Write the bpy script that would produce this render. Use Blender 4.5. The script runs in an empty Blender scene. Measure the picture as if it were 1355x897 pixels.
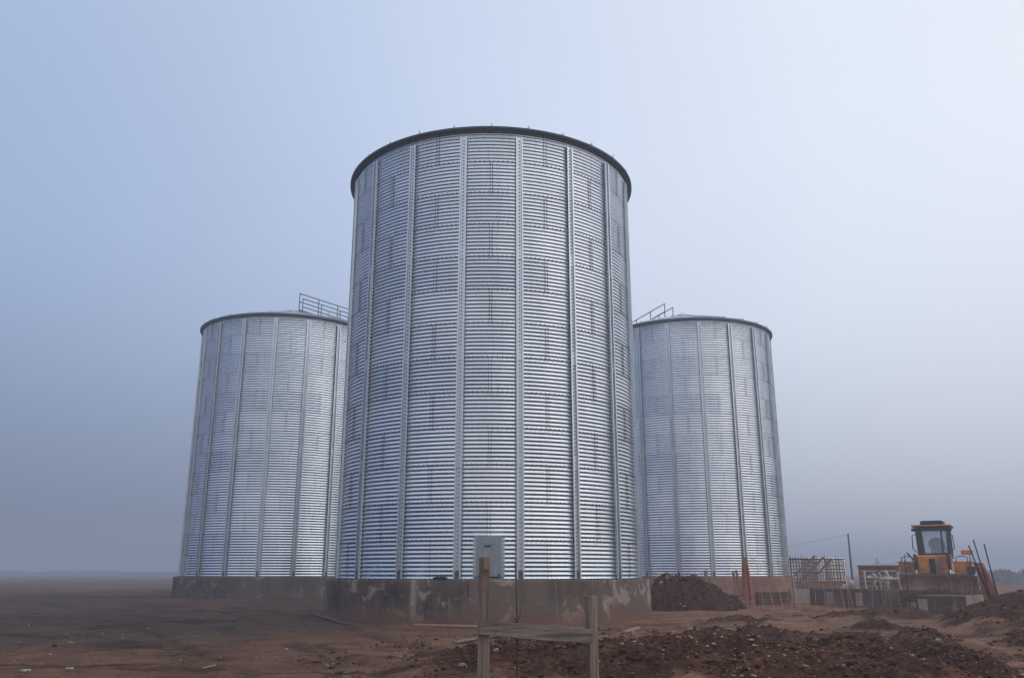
import bpy, bmesh, math, random
import numpy as np
from mathutils import Vector, Matrix, Euler

random.seed(7)
rng = np.random.default_rng(11)
PI = math.pi
R = math.radians
scene = bpy.context.scene
col = scene.collection

# ------------------------------------------------------------------ camera
EYE = 1.60
FPX = 1138.0                      # focal length in pixels of a 1355 px wide picture
PITCH = R(15.19)
cam_d = bpy.data.cameras.new('camera')
cam_d.sensor_width = 36.0
cam_d.lens = FPX * 36.0 / 1355.0
cam_d.clip_start = 0.1
cam_d.clip_end = 5000
cam = bpy.data.objects.new('camera', cam_d)
cam.location = (0, 0, EYE)
cam.rotation_euler = (R(90) + PITCH, 0, 0)
col.objects.link(cam)
scene.camera = cam


def ray(px, py):
    a = (px - 677.5) / FPX
    b = (448.5 - py) / FPX
    return Vector((a, math.cos(PITCH) - b * math.sin(PITCH), math.sin(PITCH) + b * math.cos(PITCH)))


def at_y(px, py, y):
    """point of the place seen at a photo position, at a known depth y"""
    d = ray(px, py)
    return Vector((0, 0, EYE)) + d * (y / d.y)


def at_z(px, py, z):
    d = ray(px, py)
    return Vector((0, 0, EYE)) + d * ((z - EYE) / d.z)


# ------------------------------------------------------------------ noise
def _hash(ix, iy, seed):
    h = (ix.astype(np.int64) * 374761393 + iy.astype(np.int64) * 668265263 + seed * 974711) & 0xFFFFFFFF
    h = ((h ^ (h >> 13)) * 1274126177) & 0xFFFFFFFF
    h = h ^ (h >> 16)
    return (h & 0xFFFF) / 65535.0


def vnoise(x, y, seed=0):
    x = np.asarray(x, float); y = np.asarray(y, float)
    ix = np.floor(x); iy = np.floor(y)
    fx = x - ix; fy = y - iy
    ux = fx * fx * fx * (fx * (fx * 6 - 15) + 10)
    uy = fy * fy * fy * (fy * (fy * 6 - 15) + 10)
    a = _hash(ix, iy, seed); b = _hash(ix + 1, iy, seed)
    c = _hash(ix, iy + 1, seed); d = _hash(ix + 1, iy + 1, seed)
    return (a + (b - a) * ux) * (1 - uy) + (c + (d - c) * ux) * uy


def fbm(x, y, seed=0, octv=4, gain=0.5):
    s = 0; a = 1; t = 0
    ca, sa = math.cos(0.6), math.sin(0.6)
    for k in range(octv):
        s = s + a * (vnoise(x, y, seed + k * 17) - 0.5); t += a
        x, y = (x * ca - y * sa) * 2.03 + 3.1, (x * sa + y * ca) * 2.03 + 1.7
        a *= gain
    return s / t * 2


def sstep(a, b, x):
    t = np.clip((np.asarray(x, float) - a) / (b - a), 0, 1)
    return t * t * (3 - 2 * t)


def blob(x, y, cx, cy, rx, ry, rot=0.0):
    c, s = math.cos(rot), math.sin(rot)
    dx = x - cx; dy = y - cy
    u = (dx * c + dy * s) / rx; v = (-dx * s + dy * c) / ry
    q = u * u + v * v
    return np.clip(1 - q, 0, 1) ** 1.5


# ------------------------------------------------------------------ mesh builder
class MB:
    def __init__(self):
        self.v = []; self.f = []; self.m = []; self.mi = 0

    def add(self, vs, fs, mi=None):
        n = len(self.v)
        self.v.extend([tuple(p) for p in vs])
        for f in fs:
            self.f.append([i + n for i in f]); self.m.append(self.mi if mi is None else mi)

    def box(self, c, s, rot=None, mi=None, taper=1.0):
        hx, hy, hz = s[0] / 2, s[1] / 2, s[2] / 2
        M = Matrix.Identity(3) if rot is None else (rot if isinstance(rot, Matrix) else Euler(rot).to_matrix())
        vs = []
        for (x, y, z) in ((-1, -1, -1), (1, -1, -1), (1, 1, -1), (-1, 1, -1), (-1, -1, 1), (1, -1, 1), (1, 1, 1), (-1, 1, 1)):
            t = taper if z > 0 else 1.0
            vs.append(Vector(c) + M @ Vector((x * hx * t, y * hy * t, z * hz)))
        self.add(vs, [(0, 3, 2, 1), (4, 5, 6, 7), (0, 1, 5, 4), (1, 2, 6, 5), (2, 3, 7, 6), (3, 0, 4, 7)], mi)
        return self

    def bar(self, a, b, w, t, up=(0, 0, 1), mi=None):
        """a rectangular bar from a to b, w across, t thick along 'up'"""
        a = Vector(a); b = Vector(b); d = b - a
        L = d.length; d = d.normalized()
        side = d.cross(Vector(up))
        if side.length < 1e-4: side = d.cross(Vector((1, 0, 0)))
        side.normalize(); u = side.cross(d).normalized()
        M = Matrix((side, d, u)).transposed()
        return self.box((a + b) / 2, (w, L, t), M, mi)

    def tube(self, pts, r, n=8, mi=None, cap=True):
        pts = [Vector(p) for p in pts]
        rs = r if isinstance(r, (list, tuple)) else [r] * len(pts)
        vs = []
        prev = None
        for i, p in enumerate(pts):
            d = (pts[min(i + 1, len(pts) - 1)] - pts[max(i - 1, 0)]).normalized()
            if prev is None:
                s = d.cross(Vector((0, 0, 1)))
                if s.length < 1e-3: s = d.cross(Vector((1, 0, 0)))
            else:
                s = prev - d * prev.dot(d)
            s.normalize(); prev = s
            u = s.cross(d)
            for k in range(n):
                a = 2 * PI * k / n
                vs.append(p + (s * math.cos(a) + u * math.sin(a)) * rs[i])
        fs = []
        for i in range(len(pts) - 1):
            for k in range(n):
                k2 = (k + 1) % n
                fs.append((i * n + k, i * n + k2, (i + 1) * n + k2, (i + 1) * n + k))
        if cap:
            fs.append(tuple(range(n))[::-1]); fs.append(tuple((len(pts) - 1) * n + k for k in range(n)))
        self.add(vs, fs, mi)
        return self

    def cyl(self, c, r, h, axis='Z', n=20, mi=None, r2=None):
        c = Vector(c)
        d = {'X': Vector((1, 0, 0)), 'Y': Vector((0, 1, 0)), 'Z': Vector((0, 0, 1))}[axis]
        return self.tube([c - d * h / 2, c + d * h / 2], [r, r if r2 is None else r2], n, mi)

    def extrude(self, poly, a, b, M=None, mi=None):
        """polygon in local XZ extruded along Y from a to b"""
        n = len(poly)
        vs = [Vector((p[0], a, p[1])) for p in poly] + [Vector((p[0], b, p[1])) for p in poly]
        if M is not None: vs = [M @ v for v in vs]
        fs = [tuple(range(n)), tuple(range(2 * n - 1, n - 1, -1))]
        for i in range(n):
            j = (i + 1) % n
            fs.append((j, i, i + n, j + n))
        self.add(vs, fs, mi)
        return self

    def rock(self, c, s, rot=0.0, mi=None, rough=0.25, sub=1):
        bm = bmesh.new()
        bmesh.ops.create_icosphere(bm, subdivisions=sub, radius=1.0)
        E = Euler((random.uniform(-.5, .5), random.uniform(-.5, .5), rot)).to_matrix()
        vs = []
        for v in bm.verts:
            k = 1 + random.uniform(-rough, rough)
            p = Vector((v.co.x * s[0] * k, v.co.y * s[1] * k, v.co.z * s[2] * k))
            vs.append(Vector(c) + E @ p)
        fs = [[v.index for v in f.verts] for f in bm.faces]
        bm.free()
        self.add(vs, fs, mi)
        return self

    def build(self, name, mats, parent=None, smooth=False, bevel=0, loc=None, rot=None, segs=2, recalc=True):
        me = bpy.data.meshes.new(name)
        me.from_pydata([tuple(v) for v in self.v], [], self.f)
        if not isinstance(mats, (list, tuple)): mats = [mats]
        for m in mats: me.materials.append(m)
        me.polygons.foreach_set('material_index', self.m)
        if recalc:
            bm = bmesh.new(); bm.from_mesh(me)
            bmesh.ops.recalc_face_normals(bm, faces=bm.faces[:])
            bm.to_mesh(me); bm.free()
        if smooth: me.polygons.foreach_set('use_smooth', [True] * len(me.polygons))
        me.update()
        o = bpy.data.objects.new(name, me)
        col.objects.link(o)
        if parent is not None: o.parent = parent
        if loc is not None: o.location = loc
        if rot is not None: o.rotation_euler = rot
        if bevel:
            b = o.modifiers.new('bevel', 'BEVEL'); b.width = bevel; b.segments = segs; b.limit_method = 'ANGLE'; b.angle_limit = R(40)
        return o


def tag(o, label=None, cat=None, group=None, kind=None):
    if label: o['label'] = label
    if cat: o['category'] = cat
    if group: o['group'] = group
    if kind: o['kind'] = kind
    return o


def empty(name, loc, rz=0.0):
    o = bpy.data.objects.new(name, None)
    o.empty_display_size = 0.3
    o.location = loc; o.rotation_euler = (0, 0, rz)
    col.objects.link(o)
    return o


def copy_tree(o, parent=None):
    c = o.copy(); col.objects.link(c)
    c.parent = parent
    for ch in list(o.children): copy_tree(ch, c)
    return c


# ------------------------------------------------------------------ materials
class NT:
    def __init__(self, name):
        self.m = bpy.data.materials.new(name); self.m.use_nodes = True
        self.t = self.m.node_tree; self.n = self.t.nodes; self.l = self.t.links
        self.b = self.n['Principled BSDF']

    def node(self, typ, **kw):
        x = self.n.new(typ)
        for k, v in kw.items(): setattr(x, k, v)
        return x

    def set(self, x, **kw):
        for k, v in kw.items(): x.inputs[k.replace('_', ' ')].default_value = v
        return x

    def link(self, a, b): self.l.new(a, b)

    def coord(self, kind='Object', scale=(1, 1, 1)):
        tc = self.node('ShaderNodeTexCoord'); mp = self.node('ShaderNodeMapping')
        mp.inputs['Scale'].default_value = scale
        self.link(tc.outputs[kind], mp.inputs['Vector'])
        return mp.outputs[0]

    def noise(self, vec, scale, detail=5, rough=0.55, dist=0.0):
        x = self.node('ShaderNodeTexNoise')
        x.inputs['Scale'].default_value = scale; x.inputs['Detail'].default_value = detail
        x.inputs['Roughness'].default_value = rough; x.inputs['Distortion'].default_value = dist
        if vec is not None: self.link(vec, x.inputs['Vector'])
        return x.outputs['Fac']

    def ramp(self, fac, stops, interp='LINEAR'):
        x = self.node('ShaderNodeValToRGB'); x.color_ramp.interpolation = interp
        e = x.color_ramp.elements
        while len(e) < len(stops): e.new(0.5)
        for el, (p, c) in zip(e, stops):
            el.position = p
            el.color = (c, c, c, 1) if isinstance(c, (int, float)) else (*c, 1)
        self.link(fac, x.inputs['Fac'])
        return x.outputs['Color']

    def mix(self, fac, a, b, mode='MIX'):
        x = self.node('ShaderNodeMix'); x.data_type = 'RGBA'; x.blend_type = mode
        for s, v in ((x.inputs[0], fac), (x.inputs[6], a), (x.inputs[7], b)):
            if hasattr(v, 'is_linked'): self.link(v, s)
            elif isinstance(v, (int, float)): s.default_value = v if s.type == 'VALUE' else (v, v, v, 1)
            else: s.default_value = (*v, 1)
        return x.outputs[2]

    def math(self, op, a, b=0.0, c=None, clamp=False):
        x = self.node('ShaderNodeMath', operation=op); x.use_clamp = clamp
        for i, v in enumerate((a, b, c)):
            if v is None: continue
            if hasattr(v, 'is_linked'): self.link(v, x.inputs[i])
            else: x.inputs[i].default_value = v
        return x.outputs[0]

    def attr(self, name):
        x = self.node('ShaderNodeAttribute'); x.attribute_name = name
        return x.outputs['Fac']

    def sep(self, vec):
        x = self.node('ShaderNodeSeparateXYZ'); self.link(vec, x.inputs[0]); return x.outputs

    def bump(self, h, strength=0.3, dist=0.02):
        x = self.node('ShaderNodeBump'); x.inputs['Strength'].default_value = strength; x.inputs['Distance'].default_value = dist
        self.link(h, x.inputs['Height']); self.link(x.outputs[0], self.b.inputs['Normal'])

    def out(self, color=None, rough=None, metal=None, spec=None):
        for key, v in (('Base Color', color), ('Roughness', rough), ('Metallic', metal), ('Specular IOR Level', spec)):
            if v is None: continue
            s = self.b.inputs[key]
            if hasattr(v, 'is_linked'): self.link(v, s)
            elif isinstance(v, (tuple, list)): s.default_value = (*v, 1)
            else: s.default_value = v
        return self.m


def worn(name, c, rough=0.6, metal=0.0, var=0.25, scale=6.0, dirt=None, dirt_amt=0.0, spec=0.4, bump=0.0):
    t = NT(name); v = t.coord()
    n = t.noise(v, scale, 6, 0.6)
    lo = tuple(x * (1 - var) for x in c); hi = tuple(min(1, x * (1 + var)) for x in c)
    cc = t.ramp(n, [(0.3, lo), (0.7, hi)])
    if dirt:
        d = t.noise(v, scale * 0.45, 7, 0.65)
        f = t.ramp(d, [(0.5 - dirt_amt * 0.25, 0.0), (0.72 - dirt_amt * 0.3, 1.0)])
        cc = t.mix(f, cc, dirt)
    if bump: t.bump(t.noise(v, scale * 5, 6, 0.7), bump, 0.01)
    rr = t.math('ADD', t.math('MULTIPLY', n, 0.25), rough - 0.12)
    return t.out(cc, rr, metal, spec)


M = {}


def make_galv(name, base=(0.66, 0.70, 0.76), rough=0.27, sheet=True):
    t = NT(name); v = t.coord()
    sp = t.node('ShaderNodeTexVoronoi'); sp.inputs['Scale'].default_value = 55
    t.link(v, sp.inputs['Vector'])
    g = t.noise(v, 1.1, 5, 0.6)
    vs = t.coord('Object', (5, 5, 0.35))
    st = t.noise(vs, 1.5, 5, 0.6)                        # faint vertical run-off streaks
    c = t.ramp(g, [(0.3, tuple(x * 0.90 for x in base)), (0.7, tuple(min(1, x * 1.06) for x in base))])
    c = t.mix(t.ramp(st, [(0.52, 0.0), (0.75, 0.45)]), c, (0.50, 0.52, 0.56))
    if sheet:
        a = t.attr('sheet')
        c = t.mix(1.0, c, t.ramp(a, [(0.0, (0.80, 0.82, 0.86)), (0.5, (0.94, 0.95, 0.97)), (1.0, (1.0, 1.0, 1.0))]), 'MULTIPLY')
        r = t.math('ADD', t.math('MULTIPLY', a, 0.07), rough - 0.02)
    else:
        r = t.math('ADD', t.math('MULTIPLY', g, 0.15), rough - 0.05)
    r = t.math('ADD', r, t.math('MULTIPLY', t.sep(sp.outputs['Color'])[0], 0.06))
    t.bump(t.noise(v, 2.2, 3, 0.5), 0.06, 0.02)
    return t.out(c, r, 1.0)


M['galv'] = make_galv('galvanised_sheet', (0.71, 0.765, 0.83), 0.23)
M['galv_stiff'] = make_galv('galvanised_channel', (0.60, 0.63, 0.67), 0.38, False)
M['galv_roof'] = make_galv('galvanised_roof', (0.62, 0.65, 0.70), 0.35, False)
M['galv_flat'] = make_galv('galvanised_flat', (0.30, 0.32, 0.35), 0.50, False)
M['bolt'] = worn('bolt_steel', (0.075, 0.078, 0.085), 0.7, 0.2, 0.3, 30)
M['rust_bolt'] = worn('rusty_bolt', (0.16, 0.075, 0.045), 0.8, 0.2, 0.35, 30)
M['eave'] = worn('shaded_eave_metal', (0.050, 0.052, 0.062), 0.55, 0.3, 0.2, 3)  # eave underside shade put into a darker metal colour
M['eave_hazed'] = worn('hazed_eave_metal', (0.17, 0.18, 0.20), 0.5, 0.6, 0.2, 3)  # paler copy for the rear silos, haze put into its colour
M['pipe'] = worn('painted_steel_pipe', (0.20, 0.22, 0.26), 0.5, 0.5, 0.2, 4)
M['dark_steel'] = worn('dark_steel', (0.035, 0.034, 0.036), 0.55, 0.4, 0.3, 6)
M['rebar'] = worn('rusty_rebar', (0.085, 0.050, 0.036), 0.8, 0.3, 0.4, 40, bump=0.4)
M['chrome'] = worn('ram_steel', (0.45, 0.46, 0.48), 0.25, 1.0, 0.1, 5)
M['orange_paint'] = worn('orange_machine_paint', (0.66, 0.235, 0.038), 0.5, 0.0, 0.15, 3, (0.16, 0.09, 0.055), 0.25)
M['blade'] = worn('muddy_blade_steel', (0.34, 0.195, 0.135), 0.7, 0.2, 0.35, 2.5, (0.15, 0.08, 0.052), 0.6, bump=0.4)
M['track'] = worn('muddy_track_steel', (0.045, 0.034, 0.030), 0.8, 0.3, 0.4, 5, (0.07, 0.042, 0.03), 0.5)
M['black_plastic'] = worn('black_plastic', (0.022, 0.022, 0.024), 0.5, 0.0, 0.3, 5)
M['charcoal_paint'] = worn('charcoal_cab_paint', (0.030, 0.030, 0.036), 0.45, 0.0, 0.25, 4)
M['net'] = worn('orange_plastic_net', (0.62, 0.24, 0.10), 0.6, 0.0, 0.25, 3)
M['net_thin'] = worn('orange_plastic_net_faded', (0.50, 0.22, 0.11), 0.6, 0.0, 0.25, 3)
M['net_fold'] = worn('dusty_orange_net', (0.40, 0.155, 0.085), 0.7, 0.0, 0.3, 3)
M['white_plastic'] = worn('white_plastic', (0.46, 0.45, 0.45), 0.55, 0.0, 0.15, 4, (0.28, 0.22, 0.19), 0.4)
M['tank_white'] = worn('tank_white_plastic', (0.78, 0.79, 0.80), 0.45, 0.0, 0.06, 4)
M['rag'] = worn('dark_rag', (0.02, 0.02, 0.022), 0.9, 0, 0.3, 20)
M['twine'] = worn('dark_twine', (0.05, 0.03, 0.022), 0.9, 0, 0.3, 20)
M['hose'] = worn('grey_hose', (0.075, 0.062, 0.052), 0.7, 0, 0.3, 10)


def make_wood(name, c1, c2, axis=2, scale=1.0):
    t = NT(name)
    sc = [14 * scale] * 3; sc[axis] = 0.9 * scale
    v = t.coord('Object', tuple(sc))
    g = t.noise(v, 2.2, 8, 0.65, 0.6)
    f = t.noise(v, 9.0, 4, 0.6)
    v2 = t.coord('Object')
    b = t.noise(v2, 3.0, 4, 0.6)
    c = t.ramp(g, [(0.36, c1), (0.52, tuple((a + q) / 2 for a, q in zip(c1, c2))), (0.66, c2)])
    c = t.mix(t.ramp(b, [(0.45, 0.0), (0.7, 0.55)]), c, tuple(x * 0.55 for x in c1))
    c = t.mix(t.ramp(f, [(0.62, 0.0), (0.70, 0.6)]), c, tuple(x * 0.4 for x in c1))
    t.bump(t.math('ADD', g, t.math('MULTIPLY', f, 0.4)), 0.5, 0.006)
    return t.out(c, 0.85, 0.0, 0.2)


M['wood'] = make_wood('weathered_wood', (0.10, 0.074, 0.060), (0.30, 0.225, 0.185), 2)
M['wood_rail'] = make_wood('weathered_rail_wood', (0.12, 0.092, 0.077), (0.34, 0.27, 0.225), 0)
M['wood_fresh'] = make_wood('fresh_cut_wood', (0.26, 0.17, 0.12), (0.36, 0.24, 0.18), 2)
M['wood_pale'] = make_wood('pale_lath_wood', (0.30, 0.21, 0.14), (0.46, 0.33, 0.24), 0)
M['plank'] = make_wood('brown_formwork_wood', (0.13, 0.075, 0.050), (0.27, 0.165, 0.115), 0)


def make_concrete(name, dark, mid, pale, soil, zbot, ztop, wall=False, streak_x=None):
    t = NT(name); v = t.coord()
    xyz = t.sep(v)
    vs = t.coord('Object', (1.0, 1.0, 0.16))
    big = t.noise(v, 0.75, 6, 0.6)
    run = t.noise(vs, 3.2, 7, 0.62)
    fine = t.noise(v, 14, 6, 0.7)
    c = t.ramp(t.math('ADD', t.math('MULTIPLY', big, 0.65), t.math('MULTIPLY', run, 0.35)), [(0.36, dark), (0.52, mid), (0.68, tuple(x * 1.25 for x in mid))])
    pt = t.noise(v, 1.6, 8, 0.62, 0.8)
    c = t.mix(t.ramp(pt, [(0.56, 0.0), (0.63, 0.75)]), c, pale)
    st = t.noise(vs, 7.0, 5, 0.6)
    c = t.mix(t.ramp(st, [(0.60, 0.0), (0.72, 0.45)]), c, pale)
    c = t.mix(t.ramp(st, [(0.28, 0.65), (0.40, 0.0)]), c, tuple(x * 0.5 for x in dark))
    if streak_x is not None:
        w = t.math('ADD', xyz[0], t.math('MULTIPLY', t.math('SUBTRACT', run, 0.5), 0.16))
        d = t.math('ABSOLUTE', t.math('SUBTRACT', w, streak_x))
        f = t.ramp(d, [(0.02, 0.85), (0.11, 0.0)])
        c = t.mix(f, c, pale)
    # soil splashed on the foot of the wall, ragged upper edge
    h = t.math('DIVIDE', t.math('SUBTRACT', xyz[2], zbot), ztop - zbot)
    h = t.math('SUBTRACT', h, t.math('MULTIPLY', t.math('SUBTRACT', t.noise(v, 1.1, 6, 0.6), 0.45), 1.5))
    c = t.mix(t.ramp(h, [(0.0, 0.85), (0.42, 0.0)]), c, soil)
    c = t.mix(t.ramp(fine, [(0.35, 0.25), (0.6, 0.0)]), c, tuple(x * 0.5 for x in dark))
    t.bump(t.math('ADD', fine, t.math('MULTIPLY', run, 1.5)), 0.45, 0.015)
    return t.out(c, 0.9, 0.0, 0.25)


M['conc_main'] = make_concrete('stained_dark_concrete', (0.050, 0.039, 0.032), (0.150, 0.113, 0.091), (0.42, 0.33, 0.27), (0.20, 0.100, 0.065), 0.25, 1.15, streak_x=-1.62)
M['conc_left'] = make_concrete('grey_brown_concrete', (0.080, 0.062, 0.050), (0.150, 0.115, 0.093), (0.29, 0.235, 0.195), (0.13, 0.085, 0.062), 0.1, 1.0)
M['conc_right'] = make_concrete('soil_stained_concrete', (0.17, 0.10, 0.072), (0.25, 0.155, 0.115), (0.34, 0.23, 0.18), (0.24, 0.125, 0.082), -0.1, 1.2)
M['conc_wall'] = make_concrete('damp_concrete', (0.060, 0.053, 0.047), (0.110, 0.097, 0.086), (0.20, 0.17, 0.15), (0.11, 0.065, 0.046), -0.2, 0.45)
M['conc_pale'] = make_concrete('pale_concrete', (0.24, 0.20, 0.175), (0.36, 0.30, 0.265), (0.46, 0.40, 0.36), (0.16, 0.11, 0.09), -0.2, 0.5)
M['conc_block'] = make_concrete('brown_stained_concrete', (0.068, 0.044, 0.033), (0.13, 0.085, 0.063), (0.26, 0.22, 0.20), (0.11, 0.07, 0.055), -0.2, 0.5)


def make_soil(name, c_dark, c_mid, c_light):
    t = NT(name); v = t.coord()
    a = t.noise(v, 1.3, 7, 0.65); b = t.noise(v, 9.0, 6, 0.7); g = t.noise(v, 32, 4, 0.7)
    f = t.math('ADD', t.math('MULTIPLY', a, 0.5), t.math('MULTIPLY', b, 0.5))
    c = t.ramp(f, [(0.32, c_dark), (0.52, c_mid), (0.72, c_light)])
    c = t.mix(t.ramp(g, [(0.68, 0.0), (0.74, 0.75)]), c, (0.34, 0.25, 0.20))
    t.bump(t.math('ADD', b, t.math('MULTIPLY', g, 0.6)), 0.9, 0.05)
    return t.out(c, 0.95, 0.0, 0.15)


M['soil'] = make_soil('fresh_dug_soil', (0.028, 0.0115, 0.006), (0.074, 0.031, 0.0165), (0.160, 0.076, 0.045))
M['clod'] = worn('soil_clod', (0.082, 0.034, 0.0175), 0.95, 0, 0.5, 2.0, spec=0.15)
M['stone'] = worn('pale_stone', (0.44, 0.29, 0.20), 0.9, 0, 0.55, 1.3, (0.10, 0.06, 0.045), 0.45, spec=0.2)
M['stone_big'] = worn('tan_rock', (0.34, 0.225, 0.155), 0.9, 0, 0.3, 12, (0.14, 0.09, 0.07), 0.35, spec=0.2, bump=0.4)
M['gravel'] = make_soil('grey_gravel', (0.06, 0.058, 0.058), (0.11, 0.10, 0.098), (0.17, 0.155, 0.15))
M['bush'] = worn('dry_foliage', (0.055, 0.055, 0.035), 0.9, 0, 0.35, 0.4, spec=0.1)
M['bark'] = worn('grey_bark', (0.09, 0.075, 0.065), 0.9, 0, 0.3, 8, spec=0.1)


def make_ground():
    t = NT('trodden_earth'); v = t.coord()
    rough = t.attr('rough'); grey = t.attr('grey')
    big = t.noise(v, 0.16, 7, 0.6, 0.4)
    med = t.noise(v, 1.4, 7, 0.65)
    sm = t.noise(v, 11, 6, 0.7)
    grit = t.noise(v, 45, 3, 0.7)
    f = t.math('ADD', t.math('MULTIPLY', med, 0.55), t.math('MULTIPLY', sm, 0.45))
    lane = t.ramp(f, [(0.32, (0.080, 0.041, 0.026)), (0.49, (0.220, 0.122, 0.080)), (0.68, (0.37, 0.220, 0.148))])
    fresh = t.ramp(f, [(0.32, (0.024, 0.010, 0.0058)), (0.50, (0.078, 0.036, 0.0215)), (0.68, (0.24, 0.125, 0.078))])
    damp = t.ramp(f, [(0.30, (0.050, 0.037, 0.028)), (0.50, (0.112, 0.083, 0.064)), (0.72, (0.185, 0.140, 0.110))])
    c = t.mix(t.ramp(rough, [(0.12, 0.0), (0.6, 1.0)]), lane, fresh)
    gm = t.math('MULTIPLY', grey, t.ramp(big, [(0.40, 0.45), (0.56, 1.0)]))
    c = t.mix(gm, c, damp)
    # dark turned patches in the trodden ground
    sx = t.coord('Object', (0.30, 1.0, 1.0))
    pt = t.noise(sx, 0.9, 7, 0.62, 0.6)
    c = t.mix(t.ramp(pt, [(0.535, 0.0), (0.64, 0.85)]), c, (0.050, 0.023, 0.014))
    # rut floors darkened in colour, as the grooves alone barely show
    c = t.mix(t.math('MULTIPLY', t.attr('rut'), 0.55), c, (0.060, 0.034, 0.024))
    c = t.mix(t.attr('left_dark'), c, t.mix(1.0, c, (0.60, 0.59, 0.61), 'MULTIPLY'))
    c = t.mix(t.ramp(grit, [(0.70, 0.0), (0.76, 0.7)]), c, (0.36, 0.23, 0.16))
    c = t.mix(1.0, c, (1.0, 0.90, 0.80), 'MULTIPLY')          # iron-red tint of the local clay
    t.bump(t.math('ADD', t.math('MULTIPLY', sm, 0.8), t.math('MULTIPLY', grit, 0.5)), 1.0, 0.06)
    r = t.ramp(big, [(0.4, 0.95), (0.7, 0.85)])
    return t.out(c, r, 0.0, 0.18)


M['ground'] = make_ground()


# ------------------------------------------------------------------ ground
SILO = [Vector((-0.63, 24.35, 0)), Vector((-10.86, 40.9, 0)), Vector((8.60, 41.6, 0))]
PLINTH_TOP = 1.44


# spoil heaps and ridges: centre, radii, turn, height, how broken the soil is
LUMPS = [
    (0.75, 11.2, 2.5, 1.9, 0.0, 0.27, 1.5),
    (2.9, 10.3, 2.1, 2.6, -0.12, 0.28, 1.3),
    (4.35, 11.4, 0.62, 2.3, 0.15, 0.26, 1.8),
    (2.3, 14.2, 1.5, 0.8, 0.2, 0.12, 1.0),
    (4.0, 16.2, 1.7, 0.9, 0.1, 0.16, 1.4),
    (5.75, 12.2, 0.50, 3.9, -0.25, 0.20, 1.8),
    (6.9, 15.0, 0.55, 1.5, -0.35, 0.15, 1.6),
    (7.5, 18.2, 0.9, 0.6, 0.3, 0.16, 1.5),
    (11.0, 19.2, 1.9, 4.4, -0.50, 0.66, 2.2),
    (9.3, 14.8, 1.3, 1.9, -0.5, 0.26, 1.8),
    (8.9, 22.2, 2.2, 0.6, -0.15, 0.16, 1.7),
    (9.7, 23.0, 1.6, 1.3, 0.0, 0.16, 1.0),
    (12.5, 17.0, 1.6, 3.0, -0.5, 0.32, 1.9),
    (5.2, 20.5, 1.3, 0.5, 0.2, 0.10, 1.2),
]


def _track(*pp): return [at_z(px, py, 0.55).to_2d() for px, py in pp]


# wheel and crawler tracks pressed into the earth: centre line, half gauge
TRACKS = [(_track((985, 797), (1110, 816), (1215, 850), (1290, 890), (1330, 935)), 0.62),
          (_track((905, 880), (925, 842), (985, 812), (1100, 801)), 0.55),
          (_track((470, 935), (400, 872), (250, 828), (40, 800), (-200, 785)), 0.75),
          (_track((560, 920), (500, 850), (330, 806), (150, 792)), 0.70)]


def track_dist(x, y, pts):
    best = np.full(np.shape(x), 1e9); sgn = np.zeros(np.shape(x))
    for a, b in zip(pts[:-1], pts[1:]):
        d = b - a; L2 = d.length_squared
        t = np.clip(((x - a.x) * d.x + (y - a.y) * d.y) / L2, 0, 1)
        q = np.hypot(x - a.x - t * d.x, y - a.y - t * d.y)
        best = np.minimum(best, q)
    return best


def ruts(x, y):
    """0..1 how deep in a wheel rut, and the pushed-up berm beside it"""
    r = 0; bm_ = 0
    wob = 0.10 * fbm(x * 0.8, y * 0.8, 71, 3)
    for pts, hg in TRACKS:
        d = track_dist(x, y, pts) + wob
        r = np.maximum(r, np.exp(-((d - hg) / 0.15) ** 2))
        bm_ = np.maximum(bm_, np.exp(-((d - hg - 0.27) / 0.11) ** 2))
    brk = sstep(-0.5, 0.2, fbm(x * 0.45, y * 0.45, 73, 3))
    return r * brk, bm_ * brk


def rough_mask(x, y):
    m = 0
    for (cx, cy, rx, ry, rot, h, k) in LUMPS: m = m + blob(x, y, cx, cy, rx * 1.12, ry * 1.12, rot) * k
    m = m + 0.42 * blob(x, y, 3.4, 13.5, 7.0, 6.0)
    return np.clip(m + (fbm(x * 1.1, y * 1.1, 5, 5, 0.6) * 1.15) * np.clip(m * 3, 0, 1), 0, 1)


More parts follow.
